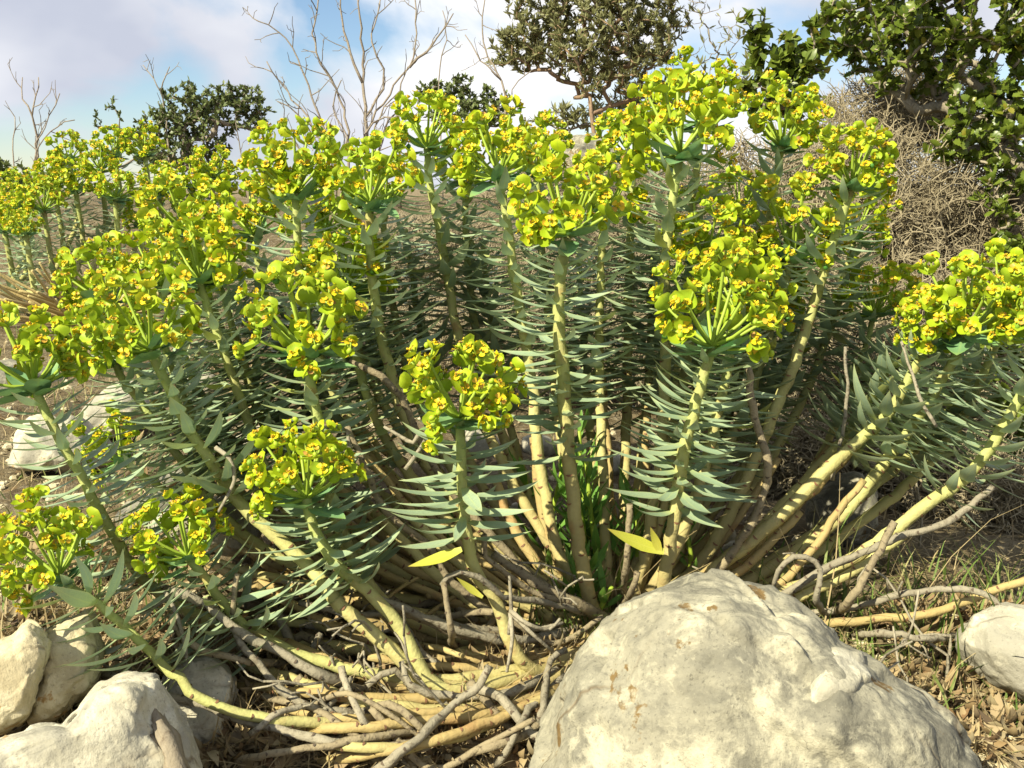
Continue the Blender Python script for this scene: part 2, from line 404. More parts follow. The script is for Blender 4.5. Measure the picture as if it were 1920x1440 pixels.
def ellipsoid(c, r, nu=6, nv=5, mi=0, axis=None):
    V = []; 
    for i in range(nv + 1):
        ph = math.pi * i / nv
        for j in range(nu): V.append((math.sin(ph) * math.cos(2 * math.pi * j / nu), math.sin(ph) * math.sin(2 * math.pi * j / nu), math.cos(ph)))
    V = np.array(V) * np.asarray(r)
    if axis is not None: V = V @ np.array(Vector((0, 0, 1)).rotation_difference(Vector(axis)).to_matrix()).T
    i = np.arange(nv)[:, None] * nu; j = np.arange(nu)[None]; j2 = (j + 1) % nu
    F = np.stack([i + j, i + nu + j, i + nu + j2, i + j2], -1).reshape(-1, 4)
    return (V + np.asarray(c), [F], np.zeros((len(V), 2)), mi)

# ------------------------------------------------------------------ ground sheet
def make_ground():
    rad = np.concatenate([np.linspace(0.25, 2.4, 130), np.geomspace(2.45, 900, 70)])
    ang = np.concatenate([np.linspace(-0.75, 0.75, 190), np.linspace(0.85, 2 * math.pi - 0.85, 44)])
    V = [(0, 0, gz(0, 0))]
    for r in rad:
        for a in ang:
            x, y = r * math.sin(a), r * math.cos(a)
            z = gz(x, y)
            if r < 3.5: z += 0.010 * mnoise.noise(Vector((x * 24, y * 24, 0.3))) + 0.005 * mnoise.noise(Vector((x * 60, y * 60, 0.9)))
            V.append((x, y, z))
    n = len(ang); F = []; T = []
    i = np.arange(len(rad) - 1)[:, None] * n + 1; j = np.arange(n)[None]; j2 = (j + 1) % n
    F = np.stack([i + j, i + n + j, i + n + j2, i + j2], -1).reshape(-1, 4)
    jj = np.arange(n); T = np.stack([np.zeros(n, int), 1 + jj, 1 + (jj + 1) % n], 1)
    acc = Acc(); acc.add(np.array(V), [F, T])
    g = build('ground', acc, ['soil']); g['kind'] = 'structure'
make_ground()

# ------------------------------------------------------------------ rocks
_SPH = {}
def sphere_dirs(n):
    if n not in _SPH:
        bm = bmesh.new(); bmesh.ops.create_icosphere(bm, subdivisions=n, radius=1.0)
        _SPH[n] = (np.array([v.co[:] for v in bm.verts]), np.array([[v.index for v in f.verts] for f in bm.faces])); bm.free()
    return _SPH[n]
def rock(name, outline, D, thick, mat, label, group=None, nth=120, nph=70, rough=0.05, facets=6, seed=0, chip=1.0, boxy=0.7, push=0.0, ridge=None, parent=None):
    """a stone whose outline was measured in the photograph, at depth D, with its own thickness"""
    rg = np.random.default_rng(seed)
    o = np.array(outline, float); c = o.mean(0)
    u = (o[:, 0] - c[0]) / FPX * D; v = -(o[:, 1] - c[1]) / FPX * D
    th = np.arctan2(v, u); rr = np.hypot(u, v); k = np.argsort(th); th = th[k]; rr = rr[k]
    A = np.linspace(-math.pi, math.pi, nth, endpoint=False)
    R = np.interp(A, np.concatenate([th - 2 * math.pi, th, th + 2 * math.pi]), np.tile(rr, 3))
    R = (np.roll(R, 1) + 2 * R + np.roll(R, -1)) / 4
    C = P(c[0], c[1], D) + norm(ray(*c)) * push
    W = norm(ray(*c)); Ur = norm(np.cross(W, [0, 0, 1])); Vu = np.cross(Ur, W)
    size = R.mean(); dirs, TF = sphere_dirs(7 if nth > 300 else (6 if nth >= 150 else (5 if nth > 60 else 3)))
    ph = np.arccos(np.clip(-dirs[:, 1], -1, 1)); an = np.arctan2(dirs[:, 2], dirs[:, 0])
    Rv = np.interp(an, np.concatenate([A - 2 * math.pi, A, A + 2 * math.pi]), np.tile(R, 3)) * np.sin(ph) ** boxy
    V = C + (Rv * np.cos(an))[:, None] * Ur + (Rv * np.sin(an))[:, None] * Vu - (thick * np.cos(ph))[:, None] * W
    V = V.reshape(-1, 3)
    for _ in range(facets * 2):
        nn = norm(rg.normal(size=3) - W * 0.7 + np.array([0, 0, 0.25])); d = (V - C) @ nn; lim = d.max() * rg.uniform(0.74, 0.93)
        ex = np.maximum(d - lim, 0); V = V - nn * (ex * 0.93)[:, None]
    out = V - C; ln = np.linalg.norm(out, axis=1)[:, None]; out = out / np.maximum(ln, 1e-9)
    s0 = rg.uniform(0, 50); f = 1.0 / size
    h = np.array([mnoise.fractal(Vector((p[0] * f * 1.6 + s0, p[1] * f * 1.6, p[2] * f * 1.6)), 0.9, 2.1, 5)
                  + 0.35 * abs(mnoise.noise(Vector((p[0] * f * 5 + s0, p[1] * f * 5, p[2] * f * 5)))) for p in V])
    V = V + out * (h * rough * size)[:, None]
    for fr, am in ((2.2, 0.20), (5.5, 0.12)):                      # chipped planes: every cell tilts its own way
        ch = np.zeros(len(V))
        for i_, p in enumerate(V):
            q = Vector((p[0] * f * fr + s0 + 0.15 * h[i_], p[1] * f * fr, p[2] * f * fr)); dv, cv_ = mnoise.voronoi(q); c_ = cv_[0]; t_ = mnoise.cell_vector(c_ * 7.7) 
            ch[i_] = (q - c_).dot(t_ - Vector((.5, .5, .5))) / fr * min(1.0, (dv[1] - dv[0]) / 0.16)
        V = V + out * (ch * am * chip * size)[:, None]
    if ridge is not None: V = ridge(V, C, Ur, Vu, W)
    acc = Acc(); acc.add(V, [TF])
    base = np.array([C[0], C[1], V[:, 2].min()])
    ob = build(name, acc, [mat], parent, base)
    if parent is None: tag(ob, label, 'rock', group)
    return ob, C, (Ur, Vu, W)

def boulder_ridge(V, C, Ur, Vu, W):
    a = (V - C) @ Ur; b = (V - C) @ Vu; f = -((V - C) @ W)
    # raised upper-right shelf: a step running down to the right, and a shallow crack under it
    line = b - (0.020 - 0.62 * (a - 0.0))
    st = 1 / (1 + np.exp(-(line + 0.006 * np.sin(a * 60)) / 0.0025))
    w = np.clip((f + 0.02) / 0.05, 0, 1) * np.clip((a + 0.01) / 0.05, 0, 1)
    V = V - W * ((1 - st) * 0 + st * w * 0.010)[:, None]
    gr = np.exp(-((line + 0.006 * np.sin(a * 60) + 0.004) / 0.0022) ** 2) * w; V = V + W * (gr * 0.004)[:, None]
    for (ca, cb, cr, dp) in ((-0.05, 0.03, 0.03, 0.006), (0.03, -0.04, 0.04, 0.007), (-0.08, -0.05, 0.035, 0.006), (0.10, -0.03, 0.03, 0.006), (0.02, 0.05, 0.025, 0.004)):
        V = V + W * (np.exp(-(((a - ca) ** 2 + (b - cb) ** 2) / cr ** 2)) * dp * np.clip((f + 0.02) / 0.05, 0, 1))[:, None]
    md = np.array([mnoise.ridged_multi_fractal(Vector((p[0] * 22, p[1] * 22, p[2] * 22)), 1.0, 2.1, 5, 1.0, 2.0) for p in V]); V = V - W * ((md - 1.0) * 0.0022)[:, None]
    # band of a pale seam on the left
    l2 = b - (0.052 - 0.30 * (a + 0.04)); g = np.exp(-(l2 / 0.006) ** 2) * np.clip((0.06 - a) / 0.05, 0, 1)
    return V + W * (g * w * 0.0)[:, None]
boulder, BC, BAX = rock('boulder', [(1003, 1460), (1015, 1400), (1035, 1350), (1060, 1290), (1100, 1222), (1150, 1172), (1205, 1130), (1265, 1106), (1330, 1091), (1400, 1104), (1450, 1125), (1500, 1150), (1560, 1190), (1640, 1240), (1700, 1290), (1755, 1345), (1785, 1400), (1800, 1470), (1790, 1640), (1600, 1760), (1300, 1780), (1080, 1700), (1000, 1560)],
     0.70, 0.115, 'rock_grey', 'large rounded grey limestone boulder with ochre stains in front of the spurge', nth=380, nph=240, rough=0.05, facets=0, seed=5, chip=2.1, boxy=.7, ridge=boulder_ridge)
def flake(poly, h):
    """a pale slab standing proud of the boulder's face, lying on its tangent plane"""
    me = boulder.data; n = len(me.vertices); V = np.zeros(n * 3, np.float32); N = np.zeros(n * 3, np.float32)
    me.vertices.foreach_get('co', V); me.vertex_normals.foreach_get('vector', N); V = V.reshape(-1, 3) + ORG[boulder.name]; N = N.reshape(-1, 3)
    if (N * (V - BC)).sum() < 0: N = -N
    c = np.mean(poly, 0); rel = V - CAM; D_ = rel @ FW; x = 960 + FPX * (rel @ RT) / D_; y = 720 - FPX * (rel @ UP) / D_
    near = (np.hypot(x - c[0], y - c[1]) < 42) & ((N * rel).sum(1) < 0)
    nn = norm(N[near].mean(0)); c3 = V[near].mean(0); t1 = norm(np.cross(nn, [0, 0, 1])); t2 = np.cross(nn, t1)
    uv = []
    for q in poly:
        r = ray(*q); p = CAM + r * (((c3 - CAM) @ nn) / (r @ nn)); uv.append(((p - c3) @ t1, (p - c3) @ t2))
    uv = np.array(uv); th = np.arctan2(uv[:, 1], uv[:, 0]); k_ = np.argsort(th); rr_ = np.hypot(uv[:, 0], uv[:, 1])[k_]; th = th[k_]
    A = np.linspace(-math.pi, math.pi, 64, endpoint=False); R = np.interp(A, np.concatenate([th - 2 * math.pi, th, th + 2 * math.pi]), np.tile(rr_, 3))
    rings = [(0.02, 1.0), (0.25, 1.0), (0.5, .97), (0.72, .92), (0.88, .8), (0.96, .55), (1.0, .15), (1.05, -1.4)]; W_ = []
    for (r, z) in rings:
        for a, q in zip(A, R):
            p = c3 + t1 * math.cos(a) * q * r + t2 * math.sin(a) * q * r
            zz = h * z + 0.0016 * mnoise.fractal(Vector(p * 70), 1.0, 2.0, 4) * (z > 0) + 0.0035 * r * math.cos(a - 0.6)
            W_.append(p + nn * zz + (t1 * math.cos(a) + t2 * math.sin(a)) * 0.0012 * mnoise.noise(Vector(p * 160)))
    i_ = np.arange(len(rings) - 1)[:, None] * 64; j_ = np.arange(64)[None]; j2_ = (j_ + 1) % 64
    acc = Acc(); acc.add(np.array(W_), [np.stack([i_ + j_, i_ + j2_, i_ + 64 + j2_, i_ + 64 + j_], -1).reshape(-1, 4), np.arange(64)[::-1][None]])
    build('rock_flake', acc, ['rock_white'], boulder, ORG[boulder.name])
flake([(1522, 1285), (1545, 1250), (1590, 1230), (1612, 1232), (1612, 1262), (1598, 1298), (1560, 1322), (1530, 1312)], 0.011)
rock('stone_slab', [(-70, 1230), (0, 1213), (32, 1193), (60, 1169), (84, 1195), (93, 1225), (80, 1262), (66, 1292), (52, 1325), (40, 1350), (0, 1362), (-70, 1350)], 0.74, 0.05, 'rock_cream', 'cream limestone slab with a pointed top and a crack at its right edge', nth=170, nph=90, rough=0.03, facets=0, boxy=.45, chip=2.8, seed=21)
rock('stone_slab', [(60, 1300), (78, 1262), (90, 1225), (88, 1188), (140, 1162), (176, 1156), (184, 1200), (186, 1252), (162, 1302), (132, 1318), (90, 1345), (50, 1340)], 0.775, 0.045, 'rock_cream', 'cream limestone slab leaning behind the pointed cream slab', nth=170, nph=90, rough=0.03, facets=0, boxy=.45, chip=2.8, seed=22)
rock('flat_stone', [(-90, 1390), (0, 1362), (60, 1352), (125, 1356), (152, 1330), (182, 1302), (240, 1287), (290, 1302), (322, 1360), (345, 1440), (350, 1520), (150, 1580), (-90, 1560)], 0.665, 0.07, 'rock_white', 'broad white flat stone beside the rotten wood stub', nth=200, nph=110, rough=0.04, facets=1, boxy=.5, chip=2.6, seed=14)
rock('stone_block', [(292, 1312), (300, 1346), (335, 1402), (398, 1402), (420, 1345), (440, 1282), (405, 1240), (350, 1238), (310, 1270)], 0.80, 0.04, 'rock_white', 'white angular stone block under the leaning leafy stem', nth=150, nph=80, rough=0.03, facets=1, boxy=.45, chip=2.5, seed=33)
rock('pale_stone', [(1800, 1185), (1842, 1152), (1920, 1136), (2000, 1160), (2000, 1300), (1900, 1290), (1830, 1262), (1800, 1222)], 0.84, 0.05, 'rock_white', 'pale rounded stone in the dry grass beside the large boulder', nth=110, nph=60, rough=0.05, seed=41)
rock('pale_stone', [(158, 775), (190, 742), (270, 724), (296, 765), (262, 800), (205, 818), (160, 805)], 1.62, 0.07, 'rock_white', 'white stone on bare soil behind the left flowering stems', nth=80, nph=40, rough=0.07, seed=51)
rock('pale_stone', [(15, 845), (55, 782), (112, 788), (190, 812), (220, 850), (90, 872), (25, 866)], 1.45, 0.06, 'rock_white', 'low white stone lying in dry grass near the soil patch', nth=80, nph=40, rough=0.07, seed=52)
rock('pale_stone', [(1515, 975), (1535, 912), (1600, 886), (1645, 930), (1625, 1005), (1560, 1025)], 1.12, 0.05, 'rock_grey', 'grey stone half hidden behind the right bare stems', nth=80, nph=40, rough=0.07, seed=53)
rock('pale_stone', [(940, 410), (965, 372), (1012, 378), (1048, 430), (1052, 475), (985, 470), (945, 445)], 2.9, 0.09, 'rock_grey', 'small pale rock on the slope seen between tall stems', nth=70, nph=36, rough=0.07, seed=54)
rock('rock_outcrop', [(965, 345), (1005, 290), (1090, 256), (1165, 275), (1215, 320), (1205, 385), (1010, 390)], 3.4, 0.2, 'rock_grey', 'grey rock outcrop on the crest behind the flower heads', nth=90, nph=46, rough=0.08, seed=55)
rock('pale_stone', [(360, 975), (390, 935), (450, 930), (490, 985), (470, 1030), (400, 1030)], 1.04, 0.05, 'rock_white', 'white stone under the stems below the left leaf rosettes', nth=80, nph=40, rough=0.08, seed=56)
rock('pale_stone', [(-60, 720), (0, 680), (70, 690), (130, 730), (60, 770), (-50, 770)], 1.9, 0.08, 'rock_grey', 'grey weathered stone on the soil patch behind the left stems', nth=80, nph=40, rough=0.08, seed=57)
# loose stones on the ground under and around the plant
for q in range(26):
    a = RG.uniform(0, 1); px = RG.uniform(60, 1500); py = RG.uniform(640, 1120)
    g = ghit(px, py); D = depth_of(g); s = RG.uniform(0.014, 0.038)
    pp = project(g + np.array([0, 0, s * 0.25])); r = s * FPX / D
    ol = [(pp[0] + r * RG.uniform(0.8, 1.25) * math.cos(t), pp[1] - 0.7 * r * RG.uniform(0.75, 1.2) * math.sin(t)) for t in np.linspace(0, 2 * math.pi, 9)[:-1]]
    mt = random.choice(['rock_white', 'rock_white', 'rock_cream', 'rock_grey'])
    lab = {'rock_white': 'white', 'rock_cream': 'cream', 'rock_grey': 'grey'}[mt]
    where = 'on the open soil behind the leaning left stems' if px < 420 else ('lying in the shade under the bare lower stems' if py > 880 else 'on the slope behind the upright leafy stems')
    rock('loose_stone', ol, D, s * 0.8, mt, ('small ' if s < .025 else 'fist-sized ') + lab + ' stone ' + where, 'loose stones under the spurge', nth=26, nph=16, rough=0.1, facets=3, seed=100 + q)

# ------------------------------------------------------------------ spurge templates (metres)
lance = lambda wm: (lambda t: wm * (0.42 + 0.58 * min(1, t / 0.35)) * max(0.0, 1 - max(0, (t - 0.35) / 0.65) ** 1.7) if t < 1 else 0.0)
LEAF_T = [[grid_leaf(8, 2, lance(0.105 * w), 1.0, cv, 0.22, 0, tw, 0.04)] for w, cv, tw in
          [(1.0, 0.60, 0.08), (1.1, 0.75, -0.1), (0.95, 0.9, 0.12), (1.05, 0.45, -0.08), (1.1, 0.65, 0.15), (0.95, 0.35, -0.2), (1.05, 0.8, 0.0), (1.0, 0.55, -0.15)]]
def ov(wm):
    return lambda t: wm * (math.sin(math.pi * min(1, 0.10 + 0.90 * t ** 0.8)) ** 0.75 if t < 1 else 0.02)
WHORL_T = [[grid_leaf(7, 4, ov(w), 1.0, cv, 0.12, 0.1, tw, 0.07)] for w, cv, tw in [(0.27, 0.5, 0.1), (0.31, 0.2, -0.15), (0.24, 0.8, 0.2), (0.29, -0.2, 0.1)]]
def ren(wm):
    return lambda t: wm * (max(0.0, 1 - (2 * (0.06 + 0.94 * t) - 1) ** 2) ** 0.42 if t < 1 else 0.10)
BRACT_T = [[grid_leaf(5, 4, ren(w), 1.0, cv, 0.05, cu, tw, 0.05)] for w, cv, cu, tw in [(0.58, 0.8, 0.25, 0.1), (0.64, 0.5, 0.35, -0.1), (0.52, 1.0, 0.2, 0.15), (0.60, 0.2, 0.3, -0.2), (0.66, 0.7, 0.1, 0.1)]]
def flower_template(seed, capsule=True, n_st=8):
    rg = np.random.default_rng(seed); parts = []
    parts.append(ellipsoid((0, 0, -0.05), (0.26, 0.26, 0.30), 6, 3, 0))                       # cup
    for g in range(4):
        a = g * math.pi / 2 + rg.uniform(-0.25, 0.25) + 0.6
        cx, cy = 0.36 * math.cos(a), 0.36 * math.sin(a); tx, ty = -math.sin(a), math.cos(a); V = []; 
        for q, (e, w, dz) in enumerate([(-1.0, 0.03, 0.12), (-0.55, 0.18, 0.02), (0, 0.20, 0), (0.55, 0.18, 0.02), (1.0, 0.03, 0.12)]):
            for s in (-1, 1):
                rr = (0.10 * e * e) + s * w
                V.append((cx + tx * e * 0.27 + math.cos(a) * rr, cy + ty * e * 0.27 + math.sin(a) * rr, 0.20 + dz + rg.uniform(-.03, .03)))
        F = [(2 * q, 2 * q + 1, 2 * q + 3, 2 * q + 2) for q in range(4)]
        parts.append((np.array(V), [np.array(F)], np.zeros((10, 2)), 1))
    for q in range(n_st):
        a = rg.uniform(0, 6.28); r = rg.uniform(0.0, 0.26); h = rg.uniform(0.25, 0.52)
        parts.append(ellipsoid((r * math.cos(a), r * math.sin(a), h), (0.12, 0.12, 0.12), 4, 2, 1))
    if capsule:
        acc = Acc(); tube(acc, spline([(0, 0, 0.1), (0.0, -0.38, 0.22), (0.0, -0.62, 0.0)], 0.2), 0.06, 4, 0, cap=False)
        parts.append((np.vstack(acc.V), [acc.F[0][0]], np.vstack(acc.U), 0))
        parts.append(ellipsoid((0, -0.66, -0.20), (0.27, 0.27, 0.32), 6, 4, 2))
        parts.append(ellipsoid((0, -0.78, -0.62), (0.05, 0.05, 0.13), 4, 3, 1))
    return parts
FLOWER_T = [flower_template(s, s < 4) for s in range(6)]
FLOWER_MATS = ['ray_green', 'gland', 'capsule']
def tmesh(name, T, mats):
    acc = Acc(); acc.inst(T, [np.eye(4)]); return acc.mesh(name, mats)
LEAF_M = [tmesh('leaf', t, ['spurge_leaf']) for t in LEAF_T]
WHORL_M = [tmesh('whorl_leaf', t, ['whorl_leaf']) for t in WHORL_T]
BRACT_M = [tmesh('bract', t, ['bract']) for t in BRACT_T]
FLOWER_M = [tmesh('flower', t, FLOWER_MATS) for t in FLOWER_T]

def umbel(base, axis, s, rg, pieces, acc, owner, simple=False):
    s = s * 0.81
    """rays into acc; bracts, flowers and whorl leaves into pieces[kind] as (score, variant, matrix, owner)"""
    A = norm(axis); a1 = norm(np.cross(A, [0.31, 0.9, 0.2])); a2 = np.cross(A, a1)
    put = lambda kind, var, M: pieces[kind].append((M[:3, 3], var, M, owner))
    nw = int(rg.integers(8, 11)); off = rg.uniform(0, 6.28)
    for i in range(nw):
        a = off + i * 2.4 + rg.uniform(-.2, .2); O = a1 * math.cos(a) + a2 * math.sin(a)
        el = rg.uniform(-0.35, 0.5); L = s * rg.uniform(0.032, 0.046)
        Y = O * math.cos(el) + A * math.sin(el); Z = A * math.cos(el) - O * math.sin(el)
        put('whorl_leaf', int(rg.integers(4)), mat4(base + O * 0.004 - A * rg.uniform(0, 0.012) * s, Y, Z + rg.normal(size=3) * 0.15, L, L * rg.uniform(0.85, 1.1)))
    nr = int(rg.integers(13, 18)); off = rg.uniform(0, 6.28)
    dirs = []
    for i in range(nr):
        q = (i + 0.5) / nr; pol = math.radians(12 + 66 * q ** 0.7) + rg.uniform(-.12, .12); a = off + i * 2.39996 + rg.uniform(-.2, .2)
        dirs.append((A * math.cos(pol) + (a1 * math.cos(a) + a2 * math.sin(a)) * math.sin(pol), s * rg.uniform(0.78, 1.12) * (0.068 - 0.031 * q)))
    for i in range(int(rg.integers(1, 4))):                      # axillary rays under the whorl
        a = rg.uniform(0, 6.28); pol = math.radians(rg.uniform(80, 105))
        dirs.append((A * math.cos(pol) + (a1 * math.cos(a) + a2 * math.sin(a)) * math.sin(pol), s * rg.uniform(0.028, 0.042)))
    up = np.array([0, 0, 1.0])
    def flower(p, d, size, var=None):
        Z = norm(d * 0.65 + up * 0.35 + (SUN * 0.35) + rg.normal(size=3) * 0.18); Y = up - Z * (up @ Z) + rg.normal(size=3) * 0.3
        put('flower', int(rg.integers(6)) if var is None else var, mat4(p, Y, Z, size))
    def pair(p, d, rot, size):
        e1 = norm(np.cross(d, [0.2, 0.5, 0.8])); e2 = np.cross(d, e1)
        for k in (0, math.pi):
            a = rot + k + rg.uniform(-.25, .25); O = e1 * math.cos(a) + e2 * math.sin(a); el = rg.uniform(0.1, 0.75)
            Y = O * math.cos(el) + d * math.sin(el); Z = d * math.cos(el) - O * math.sin(el)
            put('bract', int(rg.integers(5)), mat4(p + O * 0.0015 * s, Y, Z, size * rg.uniform(0.8, 1.15)))
    for d, L in dirs:
        d = norm(d); b1 = base + d * L * 0.55 + A * 0.0; e = base + d * L + (A * 0.25 + up * 0.25) * L * 0.18
        pts = spline([base, b1, e], 0.015); tube(acc, pts, np.linspace(0.0020, 0.0015, len(pts)) * s, 5, 0, cap=False)
        d2 = norm(e - b1); rot = rg.uniform(0, 6.28)
        pair(e, d2, rot, 0.0165 * s)
        flower(e + d2 * 0.004 * s, d2, 0.0100 * s, int(rg.integers(4, 6)))
        e1 = norm(np.cross(d2, [0.2, 0.5, 0.8])); e2 = np.cross(d2, e1)
        nb = 2 if rg.random() < 0.8 else 3
        for k in range(nb):
            a = rot + k * 2 * math.pi / nb; sp = rg.uniform(0.45, 0.85)
            dd = norm(d2 * math.cos(sp) + (e1 * math.cos(a) + e2 * math.sin(a)) * math.sin(sp) + up * 0.1); L2 = s * rg.uniform(0.010, 0.017)
            e3 = e + dd * L2; tube(acc, np.array([e, e + dd * L2 * 0.5, e3]), 0.0012 * s, 4, 0, cap=False)
            pair(e3, dd, rg.uniform(0, 6.28), 0.0126 * s)
            flower(e3 + dd * 0.004 * s, dd, 0.0108 * s, int(rg.integers(4)) if rg.random() < 0.85 else 5)

TOCAM = np.array([-0.2, -0.9, 0.3])
def leafy(pts, tip_i, length, rg, pieces, owner, l_top=0.040, l_bot=0.060, spacing=0.0018, droop=0.0, start=0.012):
    """leaves in a spiral down from the tip (pts run base -> tip)"""
    T, N, B = frames(pts); seg = np.linalg.norm(np.diff(pts, axis=0), axis=1); s = np.concatenate([[0], np.cumsum(seg)]); tot = s[-1]
    d = start; a = rg.uniform(0, 6.28)
    while d < min(length, tot * 0.95):
        q = d / length; x = tot - d; p = np.array([np.interp(x, s, pts[:, c]) for c in range(3)]); i = min(len(s) - 1, int(np.searchsorted(s, x)))
        t = norm(T[i]); O = N[i] * math.cos(a) + B[i] * math.sin(a)
        ax = norm(t * 0.75 + np.array([0, 0, 0.45]))
        O = norm(O - ax * (O @ ax) * 0.6)
        el = 0.16 - 0.34 * min(1, q * 2.2) + rg.normal() * 0.07 - droop
        L = (l_top + (l_bot - l_top) * min(1, q * 1.5)) * rg.uniform(0.8, 1.15)
        if q > 0.85: L *= rg.uniform(0.7, 1.1)
        Y = O * math.cos(el) + ax * math.sin(el); Z = ax * math.cos(el) - O * math.sin(el)
        if not (q > 0.8 and rg.random() < 0.35):
            pieces['leaf'].append((p, int(rg.integers(8)), mat4(p + O * 0.0045, Y, Z + rg.normal(size=3) * 0.09 + TOCAM * 0.12, L, L * rg.uniform(0.82, 1.15)), owner))
        a += 2.39996 + rg.uniform(-.15, .15); d += spacing * rg.uniform(0.75, 1.25) * (1.6 if q < 0.12 else 1.0)

def scars(acc, pts, rad, upto, rg, mi, spacing=0.009):
    T, N, B = frames(pts); seg = np.linalg.norm(np.diff(pts, axis=0), axis=1); s = np.concatenate([[0], np.cumsum(seg)])
    x = 0.01; a = rg.uniform(0, 6.28)
    while x < upto:
        i = min(len(pts) - 1, int(np.searchsorted(s, x))); c = np.array([np.interp(x, s, pts[:, k]) for k in range(3)]); r = np.interp(x, s, rad)
        V = []
        for q in range(4):
            aa = a + (q - 1.5) * 0.30
            for h in (-1, 1):
                hh = h * 0.0009 * (1.0 if q in (1, 2) else 0.35) + (0.0007 if q in (0, 3) else 0)
                O = N[i] * math.cos(aa) + B[i] * math.sin(aa); V.append(c + O * (r * 1.03 + 0.0005) + T[i] * hh)
        F = np.array([(2 * q, 2 * q + 2, 2 * q + 3, 2 * q + 1) for q in range(3)])
        acc.add(np.array(V), [F], None, mi); a += 2.39996 + rg.uniform(-.2, .2); x += spacing * rg.uniform(0.7, 1.3)

def emit_pieces(plant, pieces, limit, meshes, templates, matsets, mass_names):
    """the pieces that show largest become parts of their own, the rest one joined part"""
    for kind, lst in pieces.items():
        def score(e):
            px, py = project(e[0]); D = depth_of(e[0]); inn = 1.0 if (-20 < px < 1940 and -20 < py < 1460) else 0.05
            return -inn * np.linalg.norm(e[2][:3, 1]) / D
        lst = sorted(lst, key=score)
        for p, var, M, owner in lst[:limit]: place(kind, meshes[kind][var], owner, M)
        rest = lst[limit:]
        if rest:
            acc = Acc()
            for var in range(len(templates[kind])):
                Ms = [M for _, v, M, _ in rest if v == var]
                if Ms: acc.inst(templates[kind][var], np.array(Ms))
            o = build(mass_names[kind], acc, matsets[kind], plant); o['kind'] = 'stuff'
MESHES = {'leaf': LEAF_M, 'whorl_leaf': WHORL_M, 'bract': BRACT_M, 'flower': FLOWER_M}
TEMPL = {'leaf': LEAF_T, 'whorl_leaf': WHORL_T, 'bract': BRACT_T, 'flower': FLOWER_T}
MATSET = {'leaf': ['spurge_leaf'], 'whorl_leaf': ['whorl_leaf'], 'bract': ['bract'], 'flower': FLOWER_MATS}
MASS = {'leaf': 'leaf_mass', 'whorl_leaf': 'whorl_leaf_mass', 'bract': 'bract_mass', 'flower': 'flower_mass'}

# ------------------------------------------------------------------ the large spurge
G = None
def path(pts, lift=0.008):
    """pixel + depth control points; a point without a depth lies on the ground"""
    out = []
    for q in pts:
        if len(q) == 3: out.append(P(*q))
        else: out.append(ghit(*q) + np.array([0, 0, lift]))
    return np.array(out)
root_p = ghit(1140, 1168)
spurge = empty('spurge_plant', root_p)
tag(spurge, 'large many-stemmed spurge with blue-green leaves and yellow-green flower heads behind the boulder', 'plant')
